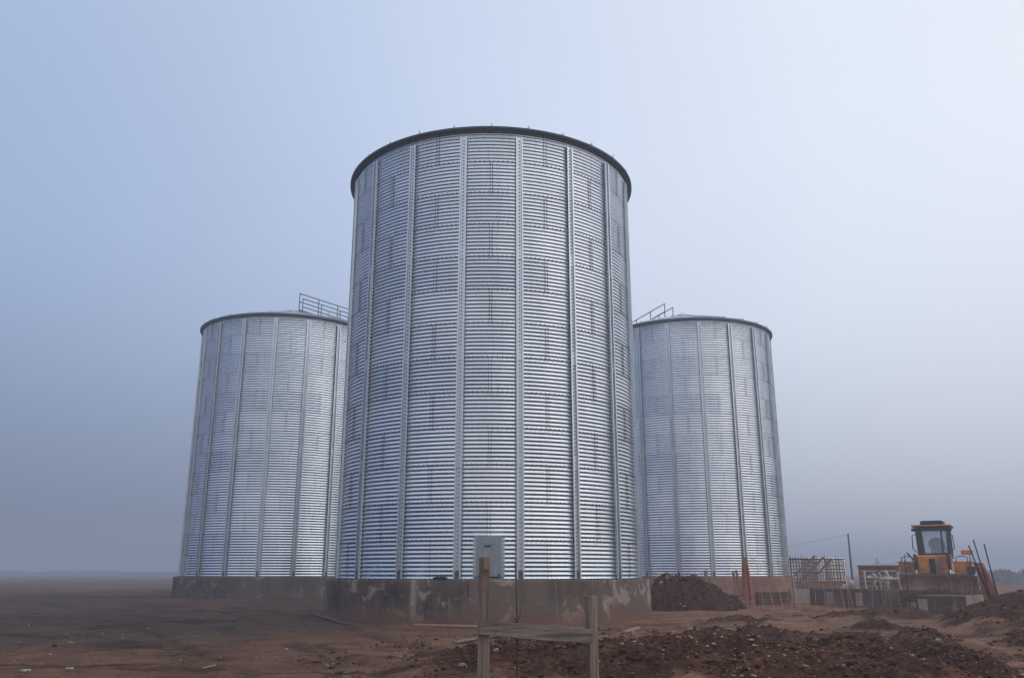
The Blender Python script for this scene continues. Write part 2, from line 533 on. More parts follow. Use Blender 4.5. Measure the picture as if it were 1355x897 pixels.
def gh(x, y):
    x = np.asarray(x, float); y = np.asarray(y, float)
    r = np.hypot(x, y)
    z = 0.50 - 0.45 * (1 - sstep(4.5, 8.5, r))
    z = z + 0.14 * sstep(26, 38, y) * sstep(2.0, -8.0, x)
    z = z + 0.30 * sstep(27, 36, y) * sstep(2.0, 9.0, x) * (1 - sstep(50, 90, r))
    amp = sstep(5, 14, r)
    z = z + 0.07 * fbm(x * 0.10, y * 0.10, 1, 3) * amp
    z = z + 0.05 * fbm(x * 0.5, y * 0.5, 2, 4) * amp
    z = z + 0.026 * fbm(x * 2.2, y * 2.2, 3, 4)
    z = z + 0.022 * np.sin(y * 50 + 3 * fbm(x * 2, y * 2, 61, 2)) * np.clip(blob(x, y, 2.55, 13.4, 0.42, 1.5, 0.1) * 1.5, 0, 1)
    for (cx, cy, rx, ry, rot, h, k) in LUMPS: z = z + h * blob(x, y, cx, cy, rx, ry, rot)
    m = rough_mask(x, y)
    near = 1 - sstep(30, 60, r)
    rdg = 0.5 - np.abs(fbm(x * 4.2, y * 4.2, 8, 4, 0.6))
    z = z + m * near * (0.13 * fbm(x * 1.6, y * 1.6, 7, 5, 0.62) + 0.070 * rdg + 0.045 * fbm(x * 11, y * 11, 9, 3, 0.6) + 0.022 * fbm(x * 27, y * 27, 10, 2)) - 0.02 * m
    z = z + (1 - m) * near * (0.010 * fbm(x * 9, y * 9, 14, 3) + 0.008 * fbm(x * 24, y * 24, 15, 2))
    rt, bm_ = ruts(x, y)
    z = z + near * (-0.055 * rt + 0.045 * bm_ * (0.6 + 0.8 * fbm(x * 5, y * 5, 75, 3)))
    return z


def gz(x, y): return float(gh(np.array([x]), np.array([y]))[0])


def build_ground():
    th = np.concatenate([np.linspace(-180, -42, 46, endpoint=False), np.linspace(-42, 42, 700, endpoint=False), np.linspace(42, 180, 46, endpoint=False)])
    rr = np.concatenate([[0.6, 1.5, 3, 4.5, 6, 7], np.exp(np.linspace(math.log(7.6), math.log(48), 460)), np.exp(np.linspace(math.log(49), math.log(900), 90))])
    A, B = np.meshgrid(np.radians(th), rr, indexing='ij')
    X = B * np.sin(A); Y = B * np.cos(A)
    Z = gh(X, Y)
    nA, nB = X.shape
    V = np.stack([X.ravel(), Y.ravel(), Z.ravel()], 1)
    V = np.vstack([V, [[0, 0, gz(0, 0)]]])
    i = np.arange(nA)[:, None]; j = np.arange(nB - 1)[None, :]
    i2 = (i + 1) % nA
    q = np.stack([i * nB + j, i * nB + j + 1, i2 * nB + j + 1, i2 * nB + j], -1).reshape(-1, 4)
    c = len(V) - 1
    tri = np.stack([np.full(nA, c), np.arange(nA) * nB, ((np.arange(nA) + 1) % nA) * nB], 1)
    me = bpy.data.meshes.new('ground')
    nq, nt = len(q), len(tri)
    me.vertices.add(len(V)); me.vertices.foreach_set('co', V.ravel())
    me.loops.add(nq * 4 + nt * 3)
    me.loops.foreach_set('vertex_index', np.concatenate([q.ravel(), tri.ravel()]).astype(np.int32))
    me.polygons.add(nq + nt)
    me.polygons.foreach_set('loop_start', np.concatenate([np.arange(nq) * 4, nq * 4 + np.arange(nt) * 3]).astype(np.int32))
    me.polygons.foreach_set('use_smooth', np.ones(nq + nt, bool))
    me.update(calc_edges=True)
    a = me.attributes.new('rough', 'FLOAT', 'POINT')
    a.data.foreach_set('value', rough_mask(V[:, 0], V[:, 1]).astype(np.float32))
    g = sstep(-1.0, -7.5, V[:, 0] + 0.22 * (V[:, 1] - 15) * -1 + 1.2 * fbm(V[:, 0] * 0.25, V[:, 1] * 0.25, 21, 3))
    g = np.clip(g + sstep(55, 90, np.hypot(V[:, 0], V[:, 1])), 0, 1) * sstep(12.0, 19.0, np.hypot(V[:, 0], V[:, 1]) + 1.5 * fbm(V[:, 0] * 0.3, V[:, 1] * 0.3, 22, 3))
    g = np.clip(g + sstep(7.0, 5.0, V[:, 1]), 0, 1)  # unseen ground behind the camera greyed to cool its reflection in the silos
    rt, _b = ruts(V[:, 0], V[:, 1])
    a = me.attributes.new('left_dark', 'FLOAT', 'POINT')  # multiplies the ground darker on the left, fading out with distance
    a.data.foreach_set('value', (0.75 * (1 - sstep(28, 60, V[:, 1])) * sstep(1.5, -3.5, V[:, 0] + 1.5 * fbm(V[:, 0] * 0.3, V[:, 1] * 0.3, 81, 3))).astype(np.float32))
    a = me.attributes.new('rut', 'FLOAT', 'POINT'); a.data.foreach_set('value', rt.astype(np.float32))
    a = me.attributes.new('grey', 'FLOAT', 'POINT')
    a.data.foreach_set('value', g.astype(np.float32))
    me.materials.append(M['ground'])
    o = bpy.data.objects.new('ground', me); col.objects.link(o)
    tag(o, 'bare reddish brown trodden earth around the silos', None, None, 'structure')
    return o


build_ground()


# ------------------------------------------------------------------ silos
RW = 4.10; NP = 18; NRING = 13; NC = 9
PCH = 0.0963; RING = NC * PCH; H = RING * NRING
AMP = 0.0125
DPH = 2 * PI / NP


def wall_mesh(NC):
    PCH = RING / NC
    per = 8
    nz = NRING * NC * per
    z = np.linspace(0, H, nz + 1)
    k = np.minimum((z / RING - 1e-9).astype(int), NRING - 1)
    ph = 2 * PI * z / PCH
    # rings lap over each other: each is a hair further in than the one above it
    r = RW + AMP * np.sin(ph) - 0.0006 * ((z % RING) / RING)
    na = NP * 8
    a = np.arange(na) / na * 2 * PI
    Rr, A = np.meshgrid(r, a, indexing='ij'); Zz = np.repeat(z[:, None], na, 1)
    wob = 0.006 * fbm(A * 6, Zz * 0.8, 31, 2) * 0
    X = (Rr + wob) * np.sin(A); Y = -(Rr + wob) * np.cos(A)
    V = np.stack([X.ravel(), Y.ravel(), Zz.ravel()], 1)
    i = np.arange(nz)[:, None]; j = np.arange(na)[None, :]; j2 = (j + 1) % na
    q = np.stack([i * na + j, i * na + j2, (i + 1) * na + j2, (i + 1) * na + j], -1).reshape(-1, 4)
    ring = np.repeat(np.minimum((np.arange(nz) // (NC * per)), NRING - 1), na)
    pan = np.tile(np.arange(na) / 8.0, nz)            # panel coordinate: stiffeners at integers
    # sheets are two panels wide, their seams in mid panel, staggered ring by ring
    off = np.where(ring % 2 == 1, 0.5, 1.5)
    sh = np.floor(((pan + 0.5 - off) % NP) / 2.0)
    val = _hash(sh, ring, 77)
    return V, q, val


def seam_parts(mb, NC):
    """bolt heads along the ring seams, lapped sheet edges and their two bolt rows"""
    PCH = RING / NC

    def bolt(ph, z, r, s, mi):
        c = Vector((math.sin(ph), -math.cos(ph), 0)); t = Vector((math.cos(ph), math.sin(ph), 0)); u = Vector((0, 0, 1))
        b = c * r + u * z
        vs = []
        for d in (0.0, 0.012):
            for kx in range(6):
                a = kx * PI / 3
                vs.append(b + c * d + (t * math.cos(a) + u * math.sin(a)) * s)
        fs = [tuple(range(6, 12))] + [(kx, (kx + 1) % 6, (kx + 1) % 6 + 6, kx + 6) for kx in range(6)]
        mb.add(vs, fs, mi)
    nb = NP * 12
    for k in range(1, NRING):
        for i in range(nb):
            bolt((i + 0.5) / nb * 2 * PI, k * RING + 0.25 * PCH, RW + AMP, 0.0115, 1)
    for i in range(nb):
        bolt((i + 0.5) / nb * 2 * PI, 0.25 * PCH, RW + AMP, 0.0115, 1)
    for k in range(NRING):
        for s in range(9):
            p = 2 * s + (0 if k % 2 == 1 else 1)
            ph0 = p * DPH                                       # panel centres (stiffeners sit half a panel off)
            for e in (-1, 1):
                for c_ in range(NC):
                    bolt(ph0 + e * 0.0075, k * RING + (c_ + 0.25) * PCH, RW + AMP, 0.0095, 2 if (k < 3 or random.random() < 0.3) else 1)
                    bolt(ph0 + e * 0.0075, k * RING + (c_ + 0.75) * PCH, RW - AMP, 0.009, 1)
            # lapped edge of the outer sheet
            vs = []; n = NC * 8
            for q_ in range(n + 1):
                z = k * RING + q_ / n * RING
                r = RW + AMP * math.sin(2 * PI * z / PCH) + 0.004
                for d in (-0.012, 0.012):
                    a = ph0 + d
                    vs.append((r * math.sin(a), -r * math.cos(a), z))
            mb.add(vs, [(2 * q_, 2 * q_ + 1, 2 * q_ + 3, 2 * q_ + 2) for q_ in range(n)], 0)


def wall_object(parent, NC):
    V, q, val = wall_mesh(NC)
    mb = MB(); seam_parts(mb, NC)
    n = len(V)
    verts = np.vstack([V, np.array(mb.v)])
    quads = [f for f in mb.f]
    me = bpy.data.meshes.new('corrugated_wall')
    lens = np.concatenate([np.full(len(q), 4), np.array([len(f) for f in quads])]).astype(np.int32)
    idx = np.concatenate([q.ravel(), np.array([i + n for f in quads for i in f])]).astype(np.int32)
    me.vertices.add(len(verts)); me.vertices.foreach_set('co', verts.ravel())
    me.loops.add(len(idx)); me.loops.foreach_set('vertex_index', idx)
    me.polygons.add(len(lens))
    me.polygons.foreach_set('loop_start', np.concatenate([[0], np.cumsum(lens)[:-1]]).astype(np.int32))
    mi = np.concatenate([np.zeros(len(q)), np.array(mb.m)]).astype(np.int32)
    me.polygons.foreach_set('material_index', mi)
    me.polygons.foreach_set('use_smooth', (mi == 0))
    me.update(calc_edges=True)
    a = me.attributes.new('sheet', 'FLOAT', 'FACE')
    a.data.foreach_set('value', np.concatenate([val, np.full(len(quads), 0.6)]).astype(np.float32))
    for m in (M['galv'], M['bolt'], M['rust_bolt']): me.materials.append(m)
    o = bpy.data.objects.new('corrugated_wall', me); col.objects.link(o); o.parent = parent
    return o


def stiffener_mb():
    """channel with two outward lips, seen from outside along -Y at the origin"""
    mb = MB(); top = H - 0.16
    y0 = -(RW + AMP + 0.001)
    lip = 0.062
    nseg = 4; brk = [0, 3 * RING + .1, 6 * RING + .1, 9 * RING + .1, top]
    for s in range(nseg):
        a, b = brk[s], brk[s + 1]
        d = 0.0015 * (nseg - s)                                   # lower lengths are of thicker steel
        zc, hh = (a + b) / 2, (b - a)
        mb.box((0, y0 - 0.006 - d / 2, zc), (0.104, 0.012 + d, hh))
        for e in (-1, 1):
            mb.box((e * 0.057, y0 - lip / 2 - d / 2, zc), (0.010, lip + d, hh))
            mb.box((e * 0.076, y0 - lip - d + 0.004, zc), (0.028, 0.008, hh))
        if s:
            mb.box((0, y0 - 0.021 - d, a), (0.096, 0.012, 0.34), mi=0)      # splice plate inside the channel
            for e in (-1, 1):
                mb.box((e * 0.0455, y0 - 0.040 - d, a), (0.010, 0.030, 0.34), mi=0)
    n = int(top / PCH)
    for i in range(n):
        z = (i + 0.25) * PCH
        mb.cyl((0, y0 - 0.022, z), 0.015, 0.026, 'Y', 6, 1)
    # anchor foot, brownish with cement and rust
    mb.box((0, y0 - 0.030, 0.10), (0.10, 0.022, 0.20), mi=2)
    mb.box((0, y0 - 0.055, 0.008), (0.17, 0.10, 0.016), mi=2)
    return mb


def roof_mb(slope):
    mb = MB()
    ro = RW + 0.16; ri = 0.35; n = 108
    zr = lambda r: H + 0.10 + (RW - r) * math.tan(slope)
    vs = []
    for rr_ in (ro, RW * 0.66, RW * 0.33, ri):
        for k in range(n):
            a = 2 * PI * k / n
            vs.append((rr_ * math.sin(a), -rr_ * math.cos(a), zr(rr_)))
    fs = []
    for s in range(3):
        for k in range(n):
            k2 = (k + 1) % n
            fs.append((s * n + k, s * n + k2, (s + 1) * n + k2, (s + 1) * n + k))
    mb.add(vs, fs, 0)
    # underside
    vs = []
    for rr_ in (ro, RW - 0.05):
        for k in range(n):
            a = 2 * PI * k / n
            vs.append((rr_ * math.sin(a), -rr_ * math.cos(a), zr(rr_) - 0.012))
    mb.add(vs, [(k, n + k, n + (k + 1) % n, (k + 1) % n) for k in range(n)], 0)
    return mb, zr


def lathe(mb, prof, n=108, mi=None, closed=True):
    vs = []
    for (r, z) in prof:
        for k in range(n):
            a = 2 * PI * k / n
            vs.append((r * math.sin(a), -r * math.cos(a), z))
    fs = []
    m = len(prof)
    for s in range(m if closed else m - 1):
        s2 = (s + 1) % m
        for k in range(n):
            k2 = (k + 1) % n
            fs.append((s * n + k, s * n + k2, s2 * n + k2, s2 * n + k))
    mb.add(vs, fs, mi)
    return mb


SLOPE = R(17.6)


def make_silo():
    root = empty('grain_silo', (0, 0, 0))
    wall_object(root, NC)
    st = stiffener_mb().build('stiffener', [M['galv_stiff'], M['bolt'], M['plank_foot']], root)
    for i in range(NP):
        o = st if i == 0 else st.copy()
        if i: col.objects.link(o)
        o.rotation_euler = (0, 0, (i + 0.5) * DPH)
    mb, zr = roof_mb(SLOPE)
    roof = mb.build('roof', M['galv_roof'], root, smooth=True, recalc=False)
    # standing ribs of the roof sheets, their ends show above the eave
    rib = MB()
    a = Vector((0, -(RW + 0.15), zr(RW + 0.15) + 0.03)); b = Vector((0, -0.4, zr(0.4) + 0.03))
    rib.bar(a, b, 0.035, 0.075)
    rib.box((0, -(RW + 0.14), zr(RW + 0.14) + 0.055), (0.022, 0.025, 0.13))
    rb = rib.build('roof_rib', M['galv_roof'], roof)
    for i in range(27):
        o = rb if i == 0 else rb.copy()
        if i: col.objects.link(o)
        o.rotation_euler = (0, 0, 2 * PI * i / 27)
    cap = MB(); lathe(cap, [(0.001, zr(0.0) + 0.16), (0.38, zr(0.38) + 0.10), (0.46, zr(0.46) + 0.03), (0.001, zr(0.46))], 48)
    cap.build('roof_cap', M['galv_roof'], roof, smooth=True)
    # eave: folded ring under the roof edge, its underside shade in the colour
    ev = MB(); z0 = zr(RW + 0.16)
    lathe(ev, [(RW + 0.012, H - 0.015), (RW + 0.05, H - 0.035), (RW + 0.165, z0 - 0.035), (RW + 0.165, z0 + 0.015), (RW + 0.14, z0 + 0.03), (RW + 0.012, H + 0.06)], 144)
    ev.build('eave_ring', M['eave'], root, smooth=False)
    return root


M['plank_foot'] = worn('cement_caked_foot', (0.16, 0.12, 0.10), 0.85, 0.2, 0.4, 14)
silo = make_silo()


def railing(parent, ang, mat, r0):
    """handrails either side of the roof ladder, from the cap down to the eave"""
    zr = lambda r: H + 0.10 + (RW - r) * math.tan(SLOPE)
    d = Vector((math.cos(ang), math.sin(ang), 0)); s = Vector((-math.sin(ang), math.cos(ang), 0))
    rl = None
    for e in (-0.42, 0.42):
        mb = MB()
        r1 = RW + 0.02
        P = lambda r, h: d * r + s * e + Vector((0, 0, zr(r) + h))
        for h in (0.92, 0.50):
            mb.tube([P(r0, h), P(r1, h)], 0.026, 8)
        mb.bar(P(r0, 0.06), P(r1, 0.06), 0.05, 0.10)
        for k in range(5):
            r = r0 + (r1 - r0) * k / 4
            mb.tube([P(r, 0.0), P(r, 0.94)], 0.026, 8)
        for k in (1, 2, 3):
            r = r0 + (r1 - r0) * (k + 0.55) / 4
            mb.tube([P(r, 0.0), P(r, 0.52)], 0.018, 6)
        rl = mb.build('handrail', mat, parent, smooth=True)
    mb = MB()
    for k in range(16):
        r = 0.5 + k * 0.23
        q = d * r + Vector((0, 0, zr(r) + 0.075))
        mb.bar(q - s * 0.40, q + s * 0.40, 0.14, 0.02)
    mb.build('roof_step', mat, parent)
    return rl


silo_l = copy_tree(silo); silo_r = copy_tree(silo)
for o, p, face in ((silo, SILO[0], R(1.4)), (silo_l, SILO[1], R(14.85)), (silo_r, SILO[2], R(-11.68))):
    o.location = (p.x, p.y, PLINTH_TOP + 0.002)
    o.rotation_euler = (0, 0, face)
for o in (silo_l, silo_r):
    for ch in o.children:
        if ch.name.startswith('corrugated_wall'):
            if o is silo_l:
                tmp = wall_object(None, 8); WALL8 = tmp.data; bpy.data.objects.remove(tmp)
            ch.data = WALL8
        if ch.name.startswith('eave_ring'):
            ch.data = ch.data.copy(); ch.data.materials[0] = M['eave_hazed']
railing(silo_l, R(3 - 14.85), M['pipe'], 0.35)
railing(silo_r, R(180 - 40 + 11.68), M['pipe'], 0.75)
GS = 'corrugated grain silos on concrete plinths'
tag(silo, 'tall corrugated steel grain silo in front with a hatch above its dark plinth', 'grain silo', GS)
tag(silo_l, 'farther corrugated steel silo on the left with roof handrails and grey brown plinth', 'grain silo', GS)
tag(silo_r, 'farther corrugated steel silo on the right beside the yellow bulldozer and orange netting', 'grain silo', GS)


def hatch():
    mb = MB()
    y0 = -(RW + 0.035)
    mb.box((0, y0 - 0.02, 0.505), (0.575, 0.05, 0.87))
    h = mb.build('hatch', M['galv_flat'], silo, bevel=0.006)
    p = MB(); p.box((-0.03, y0 - 0.0485, 0.745), (0.15, 0.006, 0.055))
    for e in (-1, 1):
        for g in (-1, 1):
            p.bar((e * 0.075 - .03, y0 - 0.049, 0.745 + g * 0.02), (e * 0.115 - .03, y0 - 0.049, 0.745 + g * 0.065), 0.006, 0.008, (0, 1, 0))
    p.build('rating_plate', M['bolt'], h)
    for (x, z) in ((-0.115, .80), (0.10, .80), (-0.115, .66), (0.10, .66), (0.10, .52), (0.10, .38), (0.10, .24), (0.10, .13)):
        bl = MB(); bl.cyl((x, y0 - 0.05, z), 0.011, 0.012, 'Y', 6); bl.build('hatch_bolt', M['bolt'], h)
    la = MB(); la.box((0.23, y0 - 0.055, 0.115), (0.05, 0.02, 0.035)); la.build('latch', M['dark_steel'], h, bevel=0.003)
    for e in (-1, 1):
        f = MB()
        f.box((e * 0.325, -(RW + 0.014), 0.505), (0.075, 0.016, 0.89))
        for k in range(9):
            for q in (-0.018, 0.018):
                f.cyl((e * 0.325 + q, -(RW + 0.027), 0.09 + k * PCH), 0.011, 0.014, 'Y', 6, 1)
        f.build('hatch_flange', [M['galv'], M['rust_bolt']], h)
    g = MB(); g.box((0, -(RW + 0.03), 0.955), (0.72, 0.05, 0.025)); g.build('drip_strip', M['galv_flat'], h)


hatch()


# ------------------------------------------------------------------ plinths
def plinth(c, mat, name, label, rad, zb):
    mb = MB(); n = 120; h = PLINTH_TOP - zb
    prof = [(0.001, h), (rad - 0.03, h), (rad - 0.006, h - 0.010), (rad, h - 0.035)]
    for k in range(1, 10): prof.append((rad, (h - 0.035) * (1 - k / 10) + 0.0))
    prof += [(rad, 0.0), (0.001, 0.0)]
    lathe(mb, prof, n)
    # uneven cast face
    out = []
    for v in mb.v:
        v = Vector(v); r = math.hypot(v.x, v.y)
        if r > rad - 0.05:
            a = math.atan2(v.x, -v.y)
            d = 0.012 * float(fbm(np.array([a * 9]), np.array([v.z * 1.6]), 41, 3)[0])
            if v.z > h - 0.05: d += 0.012 * float(fbm(np.array([a * 40]), np.array([0.5]), 43, 2)[0])
            v.x *= (r + d) / r; v.y *= (r + d) / r
        out.append(tuple(v))
    mb.v = out
    o = mb.build(name, mat, None, smooth=True, loc=(c.x, c.y, zb))
    for p in o.data.polygons:
        if abs(p.normal.z) > 0.7: p.use_smooth = False
    tag(o, label, 'concrete plinth', 'round concrete plinths under the silos')
    return o


plinth(SILO[0], M['conc_main'], 'concrete_plinth', 'dark stained round concrete plinth under the front silo', 4.35, 0.2)
plinth(SILO[1], M['conc_left'], 'concrete_plinth', 'grey brown round concrete plinth under the left silo', 4.37, 0.2)
plinth(SILO[2], M['conc_right'], 'concrete_plinth', 'reddish soil stained round concrete plinth under the right silo', 4.37, 0.2)


# ------------------------------------------------------------------ soil heaps
def heap(name, mat, c, rx, ry, h, seed, label, cat, rot=0.0, nr=60, na=150, amp=0.16, group=None, crumbs=0):
    vs = [(0, 0, h)]; fs = []
    a = np.arange(na) / na * 2 * PI
    for i in range(1, nr + 1):
        q = i / nr
        x = np.cos(a) * rx * q; y = np.sin(a) * ry * q
        edge = 1 + 0.16 * fbm(np.cos(a) * 2.0 + 9, np.sin(a) * 2.0, seed, 3)
        x = x * edge; y = y * edge
        base = h * (1 - q) ** 0.9 * (1 + 0.25 * q) * (0.5 + 0.5 * math.cos(min(1, q * 1.02) * PI * 0.5)) if q < 1 else 0
        prof = h * (math.cos(q * PI) * 0.5 + 0.5) * 0.55 + h * (1 - q) * 0.45
        z = prof + amp * h * fbm(x * 1.2 + seed, y * 1.2, seed + 3, 5, 0.62) * min(1, 4 * (1 - q) + 0.15) + 0.10 * h * fbm(x * 5, y * 5, seed + 5, 3, 0.65) + 0.035 * h * fbm(x * 16, y * 16, seed + 6, 3) - 0.25 * q ** 6
        for k in range(na): vs.append((x[k], y[k], z[k]))
    for k in range(na): fs.append((0, 1 + k, 1 + (k + 1) % na))
    for i in range(nr - 1):
        for k in range(na):
            k2 = (k + 1) % na
            fs.append((1 + i * na + k, 1 + (i + 1) * na + k, 1 + (i + 1) * na + k2, 1 + i * na + k2))
    mb = MB(); mb.add(vs, fs, 0)
    random.seed(seed)
    for _ in range(crumbs):
        v = vs[random.randrange(1, len(vs))]
        if v[2] < 0.0: continue
        q = 0.02 + 0.07 * random.random() ** 3
        mb.rock((v[0], v[1], v[2] + q * 0.2), (q, q * random.uniform(.6, 1), q * random.uniform(.5, .9)), random.uniform(0, 6), 1 if random.random() < 0.75 else 2, 0.3)
    o = mb.build(name, [mat, M['clod'], M['stone']], None, smooth=False, loc=(c[0], c[1], gz(c[0], c[1]) if len(c) < 3 else c[2]), rot=(0, 0, rot))
    tag(o, label, cat, group)
    return o


heap('soil_heap', M['soil'], (5.35, 28.6, 0.46), 2.5, 2.2, 1.14, 3, 'dark heap of dug soil between the front and right silo plinths', 'soil heap', nr=90, na=260, amp=0.34, crumbs=1100)
heap('gravel_heap', M['gravel'], tuple(at_y(1337, 774, 88)), 3.6, 3.0, 1.35, 12, 'low grey heap far off in the fog at the right edge', 'gravel heap', nr=24, na=60, amp=0.3)


# ------------------------------------------------------------------ loose rubble (uncountable)
def scatter(name, n, mats, smin, smax, label, seed, mask_pow=1.0, base=0.02):
    random.seed(seed)
    g = np.random.default_rng(seed)
    mb = MB(); cnt = 0
    bm = bmesh.new(); bmesh.ops.create_icosphere(bm, subdivisions=1, radius=1.0)
    bv = np.array([v.co[:] for v in bm.verts]); bf = [[v.index for v in f.verts] for f in bm.faces]; bm.free()
    V = []; F = []; off = 0
    while cnt < n:
        m_ = 4000
        th = np.radians(g.uniform(-33, 33, m_)); rr = np.sqrt(g.uniform(8.3 ** 2, 30.0 ** 2, m_)) * g.uniform(0.45, 1, m_)
        rr = np.maximum(rr, 8.0)
        x = rr * np.sin(th); y = rr * np.cos(th)
        keep = g.uniform(0, 1, m_) < rough_mask(x, y) ** mask_pow + base
        keep &= np.hypot(x - SILO[0].x, y - SILO[0].y) > 4.5
        x = x[keep]; y = y[keep]; z = gh(x, y)
        for i in range(len(x)):
            if cnt >= n: break
            s = smin * (smax / smin) ** (g.uniform() ** 3.2)
            k = 1 + g.uniform(-0.32, 0.32, (len(bv), 1))
            p = bv * k * np.array([s * g.uniform(.7, 1.4), s * g.uniform(.7, 1.2), s * g.uniform(.35, .75)])
            a = g.uniform(0, 6.28); ca, sa = math.cos(a), math.sin(a)
            p = np.stack([p[:, 0] * ca - p[:, 1] * sa, p[:, 0] * sa + p[:, 1] * ca, p[:, 2]], 1)
            V.append(p + np.array([x[i], y[i], z[i] + s * 0.25]))
            F.extend([[j + off for j in f] for f in bf]); off += len(bv); cnt += 1
    mb.v = [tuple(q) for q in np.vstack(V)]; mb.f = F; mb.m = [0] * len(F)
    o = mb.build(name, mats, None, recalc=False)
    tag(o, label, None, None, 'stuff')
    return o


scatter('soil_clods', 15000, M['clod'], 0.007, 0.055, 'loose dark soil clods over the dug ground', 5, 0.8, 0.004)
scatter('loose_stones', 12000, M['stone'], 0.0045, 0.028, 'small pale stones scattered over the dug ground', 6, 0.7, 0.07)

# a few rocks one can single out
for i, (px, py, s, lab) in enumerate([
        (613, 867, 0.085, 'pale rounded rock on the soil left of the taller wooden post'),
        (656, 887, 0.065, 'pale rock low in the soil just right of the taller post'),
        (838, 837, 0.16, 'large flat tan rock on the dirt right of the shorter post'),
        (1011, 857, 0.16, 'pale angular rock on the dug soil in front of the pit wall lane'),
        (809, 820, 0.10, 'whitish rock against the foot of the front silo plinth'),
        (1243, 857, 0.13, 'tan rock on the row of clods below the bulldozer'),
        (799, 888, 0.075, 'pale stone in soil just right of the shorter wooden post')]):
    p = at_z(px, py, 0.5)
    for _ in range(12): p = at_z(px, py, gz(p.x, p.y) + s * 0.15)
    random.seed(40 + i)
    mb = MB(); s *= 0.78; mb.rock((0, 0, 0), (s, s * 0.7, s * 0.5), i * 1.3, sub=1, rough=0.28)
    tag(mb.build('rock', M['stone_big'], None, loc=(p.x, p.y, gz(p.x, p.y) + s * 0.25)), lab, 'rock', 'rocks lying on the dug ground')


def on_ground(px, py, dz=0.0):
    p = at_z(px, py, 0.5)
    for _ in range(14): p = at_z(px, py, gz(p.x, p.y))
    return Vector((p.x, p.y, gz(p.x, p.y) + dz))


# ------------------------------------------------------------------ wooden barrier in front
def barrier():
    Y = 7.75
    a = at_y(641, 737, Y); b = at_y(782, 788, Y + 0.05)
    base = Vector((a.x, a.y, gz(a.x, a.y)))
    root = empty('wooden_barrier', base)
    tag(root, 'weathered wooden barrier of two posts and one sloping board', 'barrier')
    L = a.z - base.z + 0.4
    mb = MB(); mb.box((0, 0, a.z - base.z - L / 2), (0.098, 0.09, L))
    p1 = mb.build('post', M['wood'], root, bevel=0.004)
    c = MB(); c.box((0.022, -0.0475, a.z - base.z - 0.052), (0.052, 0.004, 0.10)); c.build('bare_patch', M['wood_fresh'], p1)
    d = b - base
    L2 = d.z + 0.4
    mb = MB(); mb.box((d.x + 0.004, d.y + 0.06, d.z - L2 / 2), (0.10, 0.058, L2), (0, 0, R(38)))
    mb.build('post', M['wood'], root, bevel=0.004)
    e = MB(); 
    q = Matrix.Rotation(R(38), 3, 'Z') @ Vector((0.0515, 0, 0))
    e.box((d.x + 0.004 + q.x, d.y + 0.06 + q.y, d.z - L2 / 2), (0.004, 0.054, L2 - 0.01), (0, 0, R(38)))
    # sloping board on the near faces
    l0 = at_y(634, 829.5, Y - 0.065) - base; l1 = at_y(783.5, 842, Y - 0.035) - base
    mb = MB(); mb.bar(l0, l1, 0.026, 0.118)
    for t_ in (0.055, 0.97):
        for k in (-0.03, 0.03):
            w = l0.lerp(l1, t_)
            mb.cyl((w.x, w.y - 0.0135, w.z + k), 0.005, 0.005, 'Y', 8, 1)
    mb.build('cross_board', [M['wood_rail'], M['rust_bolt']], root, bevel=0.003)


barrier()

# rebar stake with twine behind the board
p0 = at_y(682, 744, 8.05); p1 = at_y(683.5, 900, 8.0)
mb = MB(); mb.tube([p1 - Vector((0, 0, 0.3)), p1.lerp(p0, .5) + Vector((0.010, 0, 0)), p0], 0.0062, 8)
st = mb.build('rebar_stake', M['rebar'], None, smooth=True)
tag(st, 'thin rusty rebar stake standing behind the wooden barrier board', 'stake')
tw = MB()
q = at_y(683, 832, 7.95)
pts = []
for k in range(40):
    a = k * 0.9
    pts.append(q + Vector((0.018 * math.cos(a), 0.018 * math.sin(a), -0.09 + 0.0046 * k)))
tw.tube(pts, 0.004, 5)
tw.tube([q + Vector((0, -.02, .05)), q + Vector((.03, -.03, .10)), q + Vector((.045, -.03, .16))], 0.003, 5)
tw.tube([q + Vector((0, -.02, -.05)), q + Vector((.012, -.05, -.10)), q + Vector((.02, -.06, -.03))], 0.004, 5)
tag(tw.build('twine', M['twine'], None, smooth=True), 'dark twine knotted round the rebar stake at the board', 'twine')

# boards and lath lying about
def lying(name, mat, A, B, w, t, label, cat, lift=0.02):
    a = on_ground(*A, dz=lift); b = on_ground(*B, dz=lift)
    mb = MB(); mb.bar(a, b, w, t)
    tag(mb.build(name, mat, None, bevel=0.003), label, cat)


lying('wooden_lath', M['wood_pale'], (548, 829), (636, 830), 0.05, 0.03, 'long pale wooden lath lying at the foot of the front plinth', 'lath', 0.03)
lying('wooden_board', M['wood_rail'], (601, 853), (668, 842), 0.12, 0.025, 'grey board half buried behind the soil left of the taller post', 'board', 0.04)
lying('timber_offcut', M['wood_pale'], (828, 839), (846, 834), 0.06, 0.04, 'short tan timber offcut beside the large flat rock', 'board', 0.05)
lying('wooden_stick', M['wood_pale'], (268, 886), (286, 880), 0.03, 0.02, 'short pale stick on the bare ground at lower left', 'stick', 0.02)

# hose at the foot of the front plinth
pts = [on_ground(413, 812, .03), on_ground(422, 818, .04), on_ground(436, 822, .05), on_ground(452, 826, .03), on_ground(470, 828, .02)]
mb = MB(); mb.tube(pts, 0.035, 8)
tag(mb.build('hose', M['hose'], None, smooth=True), 'grey hose lying at the left foot of the front plinth', 'hose')

